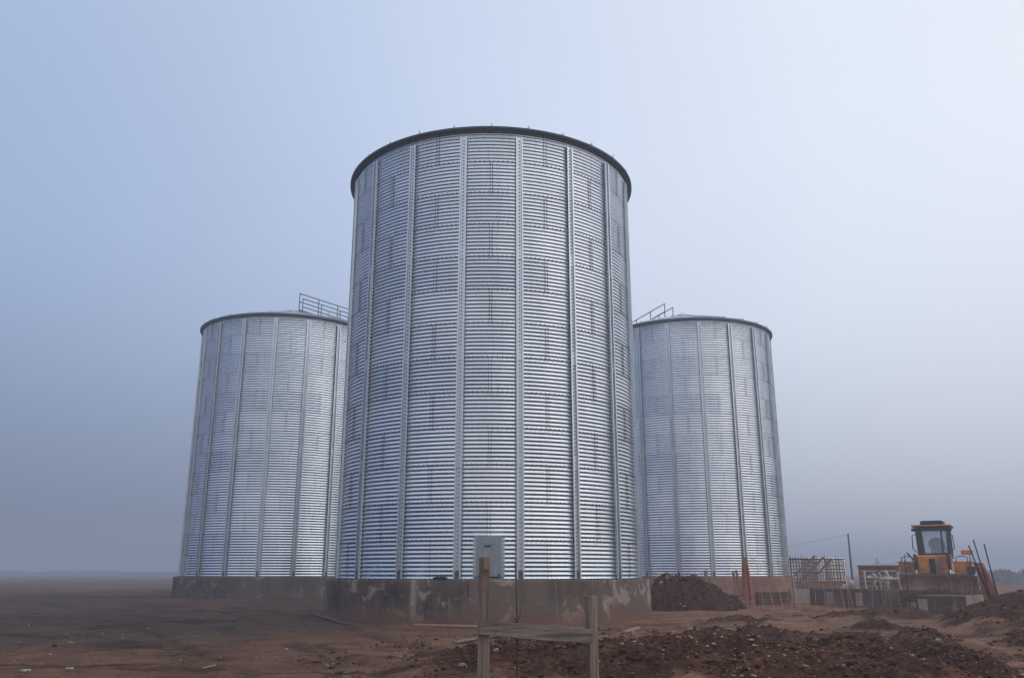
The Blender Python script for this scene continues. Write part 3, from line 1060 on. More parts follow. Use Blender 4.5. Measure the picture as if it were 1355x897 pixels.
# dark rag on the plinth ledge
p = at_y(583, 765, 20.15)
mb = MB()
random.seed(3)
for k in range(5): mb.rock((-0.12 + k * 0.06, random.uniform(-.02, .02), 0.02 + random.uniform(0, .02)), (0.06, 0.05, 0.03), k, rough=.2)
tag(mb.build('rag', M['rag'], None, smooth=True, loc=(p.x, p.y, PLINTH_TOP + 0.01)), 'dark crumpled rag on the ledge of the front plinth', 'rag')


def crumple(px, py, s, label, seed, flat=0.35):
    random.seed(seed)
    p = on_ground(px, py)
    mb = MB(); n = 7; s *= 0.55
    vs = [(((i / n) - .5) * 2 * s + random.uniform(-.1, .1) * s, ((j / n) - .5) * 1.4 * s + random.uniform(-.1, .1) * s, random.uniform(0, flat) * s) for i in range(n + 1) for j in range(n + 1)]
    mb.add(vs, [(i * (n + 1) + j, (i + 1) * (n + 1) + j, (i + 1) * (n + 1) + j + 1, i * (n + 1) + j + 1) for i in range(n) for j in range(n)])
    o = mb.build('plastic_scrap', M['white_plastic'], None, loc=(p.x, p.y, p.z + 0.02), rot=(0, 0, seed))
    so = o.modifiers.new('thick', 'SOLIDIFY'); so.thickness = 0.004
    tag(o, label, 'plastic scrap', 'white scraps lying on the ground')


crumple(917, 833, 0.20, 'crumpled white plastic sheet on the dirt before the soil heap', 2)
crumple(33, 890, 0.085, 'white scrap nearest the bottom left corner of the ground', 3, .5)
crumple(92, 886, 0.07, 'white scrap on the ground right of the corner scrap', 4, .5)
crumple(93, 852, 0.08, 'small white scrap on the grey ground at left', 5, .5)
crumple(768, 853, 0.05, 'white scrap on the soil behind the cross board', 6, .5)


# ------------------------------------------------------------------ pit walls on the right
def cwall(name, A, B, ya, yb, thick, mat, label, zb=0.3, extra=None):
    """low wall from photo top corner A at depth ya to B at depth yb"""
    a = at_y(*A, ya); b = at_y(*B, yb)
    zt = (a.z + b.z) / 2
    d = Vector((b.x - a.x, b.y - a.y, 0)); L = d.length; ang = math.atan2(d.y, d.x)
    h = zt - zb
    mb = MB()
    n = max(2, int(L / 0.5))
    for k in range(n):
        pass
    mb.box((L / 2, thick / 2, h / 2), (L, thick, h))
    o = mb.build(name, mat, None, bevel=0.012, loc=(a.x, a.y, zb), rot=(0, 0, ang))
    tag(o, label, 'concrete wall', 'low concrete walls of the pit')
    return o, L, h


w_main, Lm, hm = cwall('concrete_wall', (1071, 778.5), (1270, 780), 29.6, 25.9, 0.28, M['conc_wall'], 'long dark damp concrete pit wall with pale patches')
for i, (t_, w) in enumerate(((0.145, 0.22), (0.355, 0.22), (0.70, 0.24))):
    mb = MB(); mb.box((Lm * t_, -0.004, hm * 0.62), (w, 0.012, hm * 0.5))
    tag(mb.build('cement_patch', M['conc_pale'], w_main), 'pale square cement patch')
w2, L2_, h2_ = cwall('concrete_wall', (1046, 780.5), (1071, 779), 29.6, 29.58, 0.28, M['conc_pale'], 'short pale concrete pit wall section left of the dark wall')
w3, _, _ = cwall('concrete_wall', (1002, 783), (1046, 782.5), 29.75, 29.7, 0.35, M['conc_block'], 'brown low concrete kerb at the foot of the right plinth')
w4, L4, h4 = cwall('concrete_wall', (1212, 788), (1277, 787.5), 24.2, 23.3, 1.3, M['conc_block'], 'brown stained concrete block in front of the bulldozer with pale end face')
mb = MB(); mb.box((0.16, -0.003, h4 * 0.66), (0.24, 0.012, h4 * 0.42)); tag(mb.build('cement_patch', M['conc_pale'], w4), 'pale cement patch')
mb = MB(); mb.box((L4 + 0.002, 0.65, h4 * 0.5 + 0.02), (0.03, 1.28, h4)); tag(mb.build('end_face', M['conc_pale'], w4), 'pale bare concrete end')
# soil lying in the pit behind the block
heap('soil_heap', M['soil'], tuple(at_y(1262, 783, 25.3)), 1.5, 0.6, 0.12, 22, 'thin brown soil heap on the concrete block below the bulldozer', 'soil heap', nr=20, na=60)


# ------------------------------------------------------------------ orange netting
def net_sheet(mb, A, B, h0, h1, sag=0.10, dv=0.26, dh=0.10, lean=0.0, seed=0, wave=0.07, wv=0.012, wh=0.0048, zb=None, z0=0.0):
    """a length of plastic net between ground points A and B; strands are thin flat strips"""
    A = Vector(A); B = Vector(B); d = B - A; L = d.length
    t = Vector((d.x, d.y, 0)).normalized(); nrm = Vector((-t.y, t.x, 0))
    g = np.random.default_rng(seed)
    ph = g.uniform(0, 6.28)

    def P(u, w):                                     # u along 0..1, w up 0..1
        h = h0 + (h1 - h0) * u
        top = h - sag * 4 * u * (1 - u) * (1 if u not in (0, 1) else 0)
        z = w * top + z0
        bow = wave * math.sin(w * PI) * (1.2 + math.sin(u * L * 1.7 + ph)) + wave * 0.7 * math.sin(u * L * 3.1 + w * 2 + ph)
        along = lean * (1 - w) + 0.10 * math.sin(w * 2.2 + u * L * 0.9 + ph) * (0.6 + 0.4 * math.sin(u * L * 2.3))
        return A + d * u + t * along + nrm * bow + Vector((0, 0, z))

    nv = max(2, int(L / dv)); nh = max(2, int(max(h0, h1) / dh))
    for i in range(nv + 1):
        u = i / nv
        pts = [P(u, k / 14) for k in range(15)]
        vs = []
        for p in pts: vs += [p - t * wv / 2, p + t * wv / 2]
        mb.add(vs, [(2 * k, 2 * k + 1, 2 * k + 3, 2 * k + 2) for k in range(14)], 0)
    for j in range(nh + 1):
        w = j / nh
        n = max(4, int(L / 0.16))
        ww = wh * (2.0 if j in (nh,) else 1.0)
        vs = []
        for k in range(n + 1):
            p = P(k / n, w); vs += [p - Vector((0, 0, ww / 2)), p + Vector((0, 0, ww / 2))]
        mb.add(vs, [(2 * k, 2 * k + 1, 2 * k + 3, 2 * k + 2) for k in range(n)], 1)


def rod(name, mat, a, b, r, parent=None):
    mb = MB(); mb.tube([a, b], r, 8)
    return mb.build(name, mat, parent, smooth=True)


def fence_run(pts, label, seed, stakes=True):
    """pts: (photo x, y of the top, depth)"""
    W = [at_y(px, py, y) for (px, py, y) in pts]
    g = [Vector((w.x, w.y, gz(w.x, w.y))) for w in W]
    root = empty('safety_fence', g[0])
    tag(root, label, 'safety fence', 'orange plastic safety fences')
    mb = MB()
    for i in range(len(W) - 1):
        net_sheet(mb, g[i] - g[0], g[i + 1] - g[0], W[i].z - g[i].z, W[i + 1].z - g[i + 1].z, seed=seed + i, sag=0.12, lean=0.12)
    o = mb.build('netting', [M['net'], M['net_thin']], root, recalc=False)
    for w, q in zip(W, g):
        rod('fence_stake', M['rebar'], q - g[0] - Vector((0, 0, .2)), w - g[0] + Vector((0, -0.02, .12)), 0.010, root)
    return root


fence_run([(988, 737, 28.2), (1046, 741, 28.3), (1116, 745, 28.0), (1160, 743, 27.4), (1197, 738, 26.6)], 'sagging orange plastic net fence in front of the pit wall and rebar cage', 3)
fence_run([(1197, 746, 26.5), (1240, 764, 25.2), (1283, 738, 24.2)], 'orange plastic net fence drooping in front of the bulldozer blade', 13)
fence_run([(862, 757, 33.0), (936, 756, 34.0), (988, 752, 34.6)], 'low orange net line behind the dug soil heap', 23)


# bunched net hanging at the right plinth
def bunch(A, ztop, w, label, seed, lean=(0, 0), dull=False):
    A = Vector(A)
    root = empty('bunched_net', A)
    tag(root, label, 'bunched net', 'folded orange nets')
    mb = MB(); random.seed(seed)
    n = 11; h = ztop - A.z
    for layer in range(3):
        cols = []
        for i in range(n + 1):
            u = i / n
            colp = []
            for k in range(13):
                v = k / 12
                x = (u - .5) * w * (1 - (0.86 if dull and w > .5 else 0.55) * v ** 0.7) + lean[0] * v
                y = layer * 0.05 + 0.05 * math.sin(u * 14 + layer * 2) * (1 - .4 * v) + lean[1] * v
                colp.append(Vector((x + random.uniform(-.01, .01), y, h * v - 0.05)))
            cols.append(colp)
        for i in range(n + 1):
            for k in range(12):
                p, q = cols[i][k], cols[i][k + 1]
                mb.add([p - Vector((.011, 0, 0)), p + Vector((.011, 0, 0)), q + Vector((.011, 0, 0)), q - Vector((.011, 0, 0))], [(0, 1, 2, 3)], 0)
        for k in range(25):
            v = k / 24
            for i in range(n):
                p = cols[i][k // 2] if k % 2 == 0 else cols[i][k // 2].lerp(cols[i][min(12, k // 2 + 1)], .5)
                q = cols[i + 1][k // 2] if k % 2 == 0 else cols[i + 1][k // 2].lerp(cols[i + 1][min(12, k // 2 + 1)], .5)
                e = Vector((0, 0, .011))
                mb.add([p - e, q - e, q + e, p + e], [(0, 1, 2, 3)], 0)
    mb.build('netting', [M['net_fold'] if dull else M['net']], root, recalc=False)
    return root


q = at_y(991, 787, 29.9)
bunch((q.x, q.y, 0.75), at_y(989, 735, 29.9).z, 0.62, 'folded orange net hanging on a stake against the right plinth', 4, lean=(-0.06, 0), dull=True)
for i, (x0, x1, lab) in enumerate(((973, 976, 'left'), (967, 972, 'right'))):
    pass
for (px, pt, pb, pxb, lab) in ((970, 755, 784, 975, 'reddish brown timber stake leaning on the right plinth behind the soil heap'), (974, 754, 783, 980, 'second brown timber stake leaning on the right plinth nearer the folded net'), (933, 754, 768, 934, 'pale timber stub standing behind the crest of the soil heap')):
    a = at_y(px, pt, 34.9 if px > 940 else 34.0); b = at_y(pxb, pb, 34.6 if px > 940 else 33.9)
    mb = MB(); mb.bar(b - Vector((0, 0, .2)), a, 0.09, 0.05, (0, 1, 0))
    tag(mb.build('timber_stake', M['plank'] if px > 940 else M['wood_rail'], None, bevel=0.004), lab, 'stake', 'timber stakes by the right plinth')

# steel stakes leaning right of the bulldozer, and the net folded between them
for (xt, yt, xb, yb, lab) in ((1281.5, 721, 1313, 790, 'leftmost of three thin steel stakes leaning right of the bulldozer'), (1288, 714, 1311, 781, 'middle and tallest of three thin steel stakes right of the bulldozer'), (1302, 719, 1321, 786, 'rightmost of three thin steel stakes by the folded orange net')):
    a = at_y(xt, yt, 23.4); b = at_y(xb, yb, 23.2)
    o = rod('steel_stake', M['dark_steel'], b - Vector((0, 0, .25)), a, 0.017)
    tag(o, lab, 'stake', 'thin steel stakes leaning by the bulldozer')
q = at_y(1316, 790, 23.3); tq = at_y(1297, 742, 23.3)
bunch((q.x, q.y, q.z), tq.z, 0.44, 'orange net folded thickly between the leaning steel stakes', 9, lean=(tq.x - q.x, 0.05), dull=True)


# ------------------------------------------------------------------ rebar cage, barrels, formwork
def rebar_cage():
    y = 40.0
    A = at_y(1046, 738, y); B = at_y(1114, 738.5, y + 0.6)
    zb = 0.85
    c = Vector((A.x, A.y, zb)); d = B - A; L = Vector((d.x, d.y, 0)).length
    h = A.z - zb
    root = empty('rebar_cage', c, math.atan2(d.y, d.x))
    tag(root, 'tall rusty rebar cage with wooden props beside the right silo', 'rebar cage')
    for (yy, nm) in ((0.0, 'bar_grid'), (1.5, 'bar_grid')):
        mb = MB()
        nv = 18
        for i in range(nv + 1):
            x = L * i / nv
            mb.tube([(x, yy, -0.2), (x - 0.02, yy, h + (0.12 if i % 4 == 0 else 0.03))], 0.012, 6)
        for j in range(10):
            z = h * (j + 0.3) / 9.6
            mb.tube([(-0.1, yy - 0.012, z), (L + 0.1, yy - 0.012, z)], 0.012 if j not in (5, 9) else 0.026, 6)
        mb.build(nm, M['rebar'], root, smooth=True)
    mb = MB()
    for i in range(7):
        y_ = 1.5 * i / 6
        mb.tube([(L, y_, -.2), (L - .02, y_, h)], 0.012, 6)
    for j in range(7):
        z = h * (j + 0.5) / 7; mb.tube([(L + .01, 0, z), (L + .01, 1.5, z)], 0.012, 6)
    mb.build('bar_grid', M['rebar'], root, smooth=True)
    for k in range(3):
        x = 0.15 + k * 0.42
        mb = MB(); mb.bar((x - 0.05, -0.12, h * 0.48 - k * .10), (x + 1.05, -0.07, h + 0.10 - (0.0 if k == 0 else 0.0) - k * 0.06), 0.035, 0.10)
        mb.build('wooden_prop', M['plank'], root, bevel=0.004)
    mb = MB(); mb.box((L / 2, -0.06, 0.20), (L + 0.1, 0.04, 0.42)); mb.build('form_board', M['plank'], root, bevel=0.006)
    return c


rebar_cage()


def barrel(px, lab):
    p = at_y(px, 737.5, 42.2)
    zb = 0.8; h = p.z - zb
    mb = MB()
    prof = [(0.001, h), (0.22, h), (0.25, h - 0.03), (0.27, h - 0.12), (0.285, h * 0.7), (0.275, h * 0.68), (0.285, h * 0.66), (0.285, h * 0.36), (0.275, h * 0.34), (0.285, h * 0.32), (0.27, 0.05), (0.24, 0.0), (0.001, 0.0)]
    lathe(mb, prof, 24)
    o = mb.build('white_tank', M['tank_white'], None, smooth=True, loc=(p.x, p.y, zb))
    tag(o, lab, 'tank', 'white plastic tanks behind the rebar cage')


for px, lab in ((1067, 'white upright plastic tank behind the cage nearest the right silo'), (1082, 'white upright plastic tank behind the cage second from the silo'), (1097, 'white upright plastic tank behind the cage third from the silo'), (1109, 'white upright plastic tank behind the cage farthest from the silo')):
    barrel(px, lab)


def form_box():
    A = at_y(1135, 748, 37.5); B = at_y(1189, 748, 37.0)
    zb = 0.85; d = B - A; L = Vector((d.x, d.y, 0)).length; h = A.z - zb
    root = empty('formwork_panel', (A.x, A.y, zb), math.atan2(d.y, d.x))
    tag(root, 'brown boarded formwork panel standing behind the white rolls', 'formwork panel')
    for k in range(5):
        mb = MB(); mb.box((L / 2, 0, h * (k + 0.5) / 5), (L, 0.03, h / 5 - 0.012 - (0.02 if k % 2 else 0))); mb.build('board', M['plank'], root, bevel=0.004)
    for x in (0.06, L / 2, L - 0.06):
        mb = MB(); mb.box((x, 0.06, h / 2 - .05), (0.09, 0.08, h + .1)); mb.build('upright', M['plank'], root, bevel=0.004)
    mb = MB(); mb.box((L / 2, -0.03, h - 0.02), (L + .04, 0.06, 0.07)); mb.build('top_rail', M['plank'], root, bevel=0.004)


form_box()


def white_rolls():
    y = 33.0
    A = at_y(1147, 765, y); B = at_y(1190, 765.5, y - 0.3)
    root = empty('wrapped_pipe', (A.x, A.y, gz(A.x, A.y)))
    tag(root, 'white wrapped pipe tied to upright bundles behind the pit wall', 'wrapped pipe')
    o = Vector((A.x, A.y, gz(A.x, A.y)))
    a = A - o; b = B - o
    random.seed(5)
    mb = MB(); pts = [a.lerp(b, k / 12) + Vector((0, random.uniform(-.02, .02), random.uniform(-.025, .025))) for k in range(13)]
    mb.tube(pts, [0.06 + random.uniform(-.015, .02) for _ in pts], 12); mb.build('pipe', M['white_plastic'], root, smooth=True)
    for px, top, wd in ((1144, 755, .05), (1156, 758, .06), (1172, 755, .085), (1188, 756, .055), (1163, 757, .045)):
        T = at_y(px, top, y - 0.1) - o
        zb_ = -0.05
        wd *= 0.75; pts = [Vector((T.x + random.uniform(-.05, .05), T.y - .05, zb_ + (T.z - zb_) * k / 7)) for k in range(8)]
        mb = MB(); mb.tube(pts, [wd * random.uniform(.7, 1.25) for _ in pts], 9); mb.build('upright_bundle', M['white_plastic'], root, smooth=True)
    mb = MB()
    for k in range(6):
        s = at_y(1150 + k * 8, 776, y - 0.3) - o
        mb.rock((s.x, s.y, 0.12), (0.16, 0.14, 0.12), k, rough=.25)
    mb.build('sheeting', M['white_plastic'], root, smooth=True)


white_rolls()
for px, py, s, lab in ((1127, 773, 0.20, 'small white sack heap behind the pit wall beside the utility pole'), (1118, 776, 0.13, 'lower white sack behind the pit wall near the cage')):
    p = at_y(px, py, 32.5); random.seed(int(px))
    mb = MB(); mb.rock((0, 0, 0), (s * .75, s * .8, s * 1.1), 0.4, rough=.18, sub=2)
    tag(mb.build('white_sack', M['white_plastic'], None, smooth=True, loc=(p.x, p.y, p.z - 0.05)), lab, 'sack', 'white sacks behind the pit wall')


# ------------------------------------------------------------------ bulldozer
def bulldozer():
    p = at_y(1244, 784, 34.0)
    root = empty('bulldozer', (p.x, p.y, gz(p.x, p.y)), R(-30))
    S = 0.93
    tag(root, 'orange crawler bulldozer with black cab and muddy blade', 'bulldozer')
    OR, BK, DK = M['orange_paint'], M['charcoal_paint'], M['dark_steel']
    # tracks
    for e in (-1, 1):
        mb = MB()
        prof = []
        L, hh = 1.35, 0.42
        for k in range(13):
            a = -PI / 2 + PI * k / 12; prof.append((L + hh * math.cos(a), 0.44 + hh * math.sin(a)))
        for k in range(13):
            a = PI / 2 + PI * k / 12; prof.append((-L + hh * math.cos(a), 0.44 + hh * math.sin(a)))
        Mx = Matrix(((0, 1, 0), (1, 0, 0), (0, 0, 1)))
        mb.extrude(prof, e * 1.02 - 0.26, e * 1.02 + 0.26, Mx)
        per = 46; tot = 4 * L + 2 * PI * hh
        for i in range(per):                                    # grouser bars
            s = i / per * tot
            if s < 2 * L: x, z, a = -L + s, 0.44 - hh, 0
            elif s < 2 * L + PI * hh: q = (s - 2 * L) / hh; x, z, a = L + hh * math.sin(q), 0.44 - hh * math.cos(q), -q
            elif s < 4 * L + PI * hh: x, z, a = L - (s - 2 * L - PI * hh), 0.44 + hh, 0
            else: q = (s - 4 * L - PI * hh) / hh; x, z, a = -L - hh * math.sin(q), 0.44 + hh * math.cos(q), -q
            mb.box((e * 1.02, x, z), (0.54, 0.03, 0.06), (-a, 0, 0))
        tr = mb.build('track', M['track'], root)
        mb = MB(); mb.box((e * 1.30, 0, 0.44), (0.05, 2.3, 0.34)); mb.build('track_frame', OR, tr, bevel=0.02)
    # blade with cutting edge and end plates (faces -Y)
    mb = MB()
    prof = [(-0.02, 0.02), (-0.02, 0.10)]
    arc = []
    for k in range(9):
        v = k / 8
        arc.append((0.16 * math.sin(v * PI) , 0.05 + v * 0.74))
    outer = [(y - 0.02, z) for (y, z) in arc]; inner = [(y + 0.06, z) for (y, z) in reversed(arc)]
    poly = outer + inner
    Mx = Matrix(((0, 1, 0), (1, 0, 0), (0, 0, 1)))
    mb.extrude([(yy - 2.15, z) for (yy, z) in poly], -1.50, 1.50, Mx)
    bl = mb.build('blade', M['blade'], root, bevel=0.01)
    mb = MB(); mb.box((0, -2.20, 0.09), (3.02, 0.03, 0.16)); mb.build('cutting_edge', DK, bl, bevel=0.004)
    mb = MB(); mb.box((0, -2.13, 0.83), (2.3, 0.10, 0.10)); mb.build('spill_guard', M['blade'], bl, bevel=0.01)
    for e in (-1, 1):
        mb = MB(); mb.box((e * 1.51, -2.05, 0.42), (0.03, 0.32, 0.76)); mb.build('end_plate', M['blade'], bl, bevel=0.006)
        mb = MB(); mb.bar((e * 1.40, -2.0, 0.45), (e * 1.40, 0.3, 0.42), 0.12, 0.20); mb.build('push_arm', M['track'], root, bevel=0.01)
    # hood with grille
    mb = MB(); mb.box((0, -1.05, 1.15), (1.06, 1.5, 0.85)); hood = mb.build('hood', OR, root, bevel=0.05)
    mb = MB(); mb.box((0, -1.83, 1.06), (0.20, 0.06, 0.78))
    for k in range(9): mb.box((0, -1.87, 0.75 + k * 0.08), (0.18, 0.02, 0.02))
    mb.build('grille', DK, hood)
    mb = MB(); mb.box((0, -1.835, 0.80), (1.0, 0.06, 0.20)); mb.build('nose_guard', M['track'], hood, bevel=0.01)
    mb = MB(); mb.tube([(0, -1.86, 1.40), (0, -1.93, 1.42), (0, -1.95, 1.30)], 0.05, 10); mb.tube([(0.0, -1.9, 1.36), (0.06, -1.95, 1.1), (0.02, -1.92, 0.8)], 0.02, 6); mb.build('hydraulic_hose', M['black_plastic'], hood, smooth=True)
    for e in (-1, 1):
        mb = MB(); mb.box((e * 0.60, -1.55, 1.28), (0.16, 0.36, 0.62)); mb.build('ram_housing', OR, root, bevel=0.02)
        mb = MB(); mb.tube([(e * 0.60, -1.80, 1.62), (e * 0.60, -1.86, 1.05)], 0.055, 12); rm = mb.build('lift_ram', M['dark_steel'], root, smooth=True)
        mb = MB(); mb.tube([(e * 0.60, -1.855, 1.10), (e * 0.60, -1.95, 0.66)], 0.032, 10); mb.build('ram_rod', M['chrome'], rm, smooth=True)
        mb = MB(); mb.tube([(e * 0.60, -1.79, 1.55), (e * 0.60, -1.84, 1.12)], 0.040, 10); 
        # fender boxes with grab rails
        mb = MB(); mb.box((e * 1.00, -0.15, 1.10), (0.62, 1.9, 0.40)); fb = mb.build('fender_box', OR, root, bevel=0.03)
        mb = MB(); mb.box((e * 1.00, -0.15, 1.32), (0.70, 1.96, 0.05)); mb.build('fender_lid', OR, fb, bevel=0.012)
        mb = MB()
        mb.tube([(e * 1.0 - .2, -1.0, 1.33), (e * 1.0 - .2, -1.0, 1.50), (e * 1.0, -1.0, 1.55), (e * 1.0 + .2, -1.0, 1.50), (e * 1.0 + .2, -1.0, 1.33)], 0.018, 7)
        mb.build('grab_rail', DK, fb, smooth=True)
    # exhaust-like diagonal pipe and side light
    mb = MB(); mb.tube([(-0.98, -0.98, 1.70), (-0.72, -0.92, 1.38)], 0.03, 8); mb.build('intake_pipe', DK, root, smooth=True)
    mb = MB(); mb.box((0, -0.36, 1.60), (1.18, 0.10, 0.16)); mb.build('cowl', M['track'], root, bevel=0.01)
    # cab: four posts, roof, panes
    z0, z1 = 1.50, 2.72
    cabx, yf, yb = 0.60, -0.40, 0.95
    cab = MB()
    cab.box((0, 0.32, 1.42), (2 * cabx - 0.1, 1.4, 0.28))
    cab = cab.build('cab_base', BK, root, bevel=0.02)
    fr = MB()
    for e in (-1, 1):
        fr.bar((e * (cabx - 0.05), yf, z0), (e * (cabx - 0.02), yf + 0.10, z1), 0.11, 0.13, (0, 1, 0))
        fr.bar((e * (cabx - 0.04), yb, z0), (e * (cabx - 0.02), yb - 0.05, z1), 0.10, 0.12, (0, 1, 0))
        fr.bar((e * (cabx - 0.03), 0.38, z0), (e * (cabx - 0.02), 0.38, z1), 0.06, 0.08, (0, 1, 0))
        fr.box((e * (cabx - 0.03), 0.35, z0 + 0.03), (0.07, 1.40, 0.10)); fr.box((e * (cabx - 0.03), 0.35, z1 - 0.04), (0.07, 1.40, 0.10))
    fr.bar((-0.34, yf - 0.01, z0), (-0.42, yf + 0.09, z1), 0.05, 0.05, (0, 1, 0))
    fr.bar((0.34, yf - 0.01, z0), (0.34, yf + 0.09, z1), 0.06, 0.05, (0, 1, 0))
    for yy in (yf + 0.08, yb - 0.03):
        fr.box((0, yy, z1 - 0.05), (2 * cabx, 0.09, 0.14))
        fr.box((0, yy - 0.05, z0 + 0.02), (2 * cabx - .05, 0.08, 0.12))
    fr.build('cab_frame', BK, root, bevel=0.012)
    # left front strip is a solid panel as in the photo
    mb = MB(); mb.box((-0.475, yf + 0.045, (z0 + z1) / 2), (0.17, 0.03, z1 - z0 - .1), (-0.08, 0, 0)); mb.build('corner_panel', BK, root)
    g = MB(); g.box((0, yf + 0.05, (z0 + z1) / 2), (2 * cabx - 0.2, 0.008, z1 - z0 - 0.16), (-0.08, 0, 0)); g.build('windscreen', M['glass'], root)
    g = MB(); g.box((0, yb - 0.04, (z0 + z1) / 2), (2 * cabx - 0.2, 0.008, z1 - z0 - 0.16)); g.build('rear_window', M['glass'], root)
    for e in (-1, 1):
        g = MB(); g.box((e * (cabx - 0.03), 0.35, (z0 + z1) / 2), (0.008, 1.35, z1 - z0 - 0.16)); g.build('side_window', M['glass'], root)
    # roof
    rf = MB(); rf.box((0, 0.32, z1 + 0.045), (1.46, 1.75, 0.09)); rf = rf.build('cab_roof', BK, root, bevel=0.03)
    mb = MB(); mb.box((0, -0.56, z1 + 0.06), (1.47, 0.02, 0.06)); mb.build('roof_trim', OR, rf, bevel=0.005)
    mb = MB(); mb.box((0.02, 0.25, z1 + 0.16), (0.86, 1.1, 0.17)); mb.box((0.02, 0.25, z1 + 0.255), (0.76, 0.95, 0.03)); mb.build('air_unit', M['black_plastic'], rf, bevel=0.04)
    for e in (-1, 1):
        mb = MB(); mb.box((e * 0.68, -0.46, z1 - 0.10), (0.15, 0.10, 0.13)); mb.build('work_light', M['black_plastic'], rf, bevel=0.02)
        mb = MB(); mb.tube([(e * 0.62, -0.42, z1 - 0.28), (e * 0.75, -0.50, z1 - 0.34), (e * 0.77, -0.50, z0 + 0.36), (e * 0.64, -0.44, z0 + 0.22)], 0.018, 7); mb.build('grab_rail', M['black_plastic'], root, smooth=True)
    # side box on an arm
    mb = MB(); mb.box((1.18, -0.1, 1.70), (0.42, 0.3, 0.18)); mb.build('side_tank', OR, root, bevel=0.03)
    # seat and levers
    mb = MB()
    mb.box((0.05, 0.50, 1.62), (0.52, 0.50, 0.16)); mb.box((0.05, 0.74, 1.95), (0.50, 0.14, 0.62)); mb.rock((0.05, 0.70, 2.05), (0.34, 0.13, 0.30), 0, rough=0.0, sub=2)
    mb.build('seat', M['black_plastic'], root, bevel=0.05)
    mb = MB()
    for x in (0.40, 0.48): mb.tube([(x, -0.05, 1.5), (x, -0.10, 1.86)], 0.022, 6); mb.rock((x, -0.10, 1.88), (0.04, 0.04, 0.05), 0, rough=0)
    mb.build('lever', M['black_plastic'], root, smooth=True)
    mb = MB(); mb.cyl((1.38, -1.70, 0.98), 0.06, 0.06, 'Y', 14); mb.build('headlight', M['chrome'], root, smooth=True)
    mb = MB(); mb.box((1.32, -1.55, 1.02), (0.30, 0.45, 0.26), (0, 0.1, 0)); mb.build('headlight_bracket', M['track'], root, bevel=0.02)
    root.scale = (S, S, S)
    return root


t = NT('cab_glass'); t.b.inputs['Transmission Weight'].default_value = 0.80; t.b.inputs['IOR'].default_value = 1.10
M['glass'] = t.out((0.80, 0.86, 0.92), 0.22, 0.0, 0.6)  # clouded and whitened, hazy reflection put into the glass itself
bulldozer()


# ------------------------------------------------------------------ utility poles and wire
def pole(p, h, label):
    root = empty('utility_pole', (p.x, p.y, p.z))
    tag(root, label, 'utility pole', 'utility poles carrying the thin wire')
    mb = MB(); mb.tube([(0, 0, -0.3), (0, 0, h * .5), (0, 0, h)], [0.085, 0.075, 0.060], 10); mb.build('shaft', M['bark'], root, smooth=True)
    mb = MB(); mb.tube([(0, -0.1, h - 0.15), (0, -0.16, h - 0.12), (0, -0.16, h - 0.03)], 0.025, 6); mb.build('insulator', M['pipe'], root, smooth=True)
    return Vector((p.x, p.y - 0.16, p.z + h - 0.05))


pt = at_y(1122, 706, 66.0); b = Vector((pt.x, pt.y, gz(pt.x, pt.y)))
w0 = pole(b, pt.z - b.z, 'lone grey utility pole in the fog behind the rebar cage')
pt2 = at_y(930, 735, 108.0); b2 = Vector((pt2.x, pt2.y, gz(pt2.x, pt2.y)))
w1 = pole(b2, pt2.z - b2.z, 'utility pole hidden behind the right silo')
mb = MB(); mb.tube([w0.lerp(w1, k / 12) - Vector((0, 0, 1.2 * (k / 12) * (1 - k / 12))) for k in range(13)], 0.010, 5)
tag(mb.build('overhead_wire', M['dark_steel'], None, smooth=True), 'thin overhead wire running from the pole behind the right silo', 'wire')


# ------------------------------------------------------------------ far scrub in the fog
def scrub(name, spots, label, seed):
    g = np.random.default_rng(seed); V = []; F = []
    for (cx, cy, rx, hz) in spots:
        n = int(260 * max(1, rx / 2)); z_g = gz(cx, cy)
        for _ in range(n):
            a = g.uniform(0, 6.28); q = g.uniform() ** 0.5
            x = cx + math.cos(a) * rx * q; y = cy + math.sin(a) * rx * 0.6 * q
            z = g.uniform(0, 1) ** 0.8 * hz * (1 - 0.65 * q * q) * (0.75 + 0.5 * _hash(np.array([int(x * 1.5)]), np.array([int(y)]), 5)[0])
            s = g.uniform(0.10, 0.28)
            d1 = g.normal(size=3); d1 /= np.linalg.norm(d1); d2 = np.cross(d1, g.normal(size=3)); d2 /= np.linalg.norm(d2)
            c = np.array([x, y, z_g + z]); b0 = len(V)
            V += [c - d1 * s, c - d2 * s * .6, c + d1 * s, c + d2 * s * .6]; F.append((b0, b0 + 1, b0 + 2, b0 + 3))
        b0 = len(V)
    mb = MB(); mb.v = [tuple(v) for v in V]; mb.f = [list(f) for f in F]; mb.m = [0] * len(F)
    o = mb.build(name, M['bush'], None, recalc=False)
    tag(o, label, None, None, 'stuff')


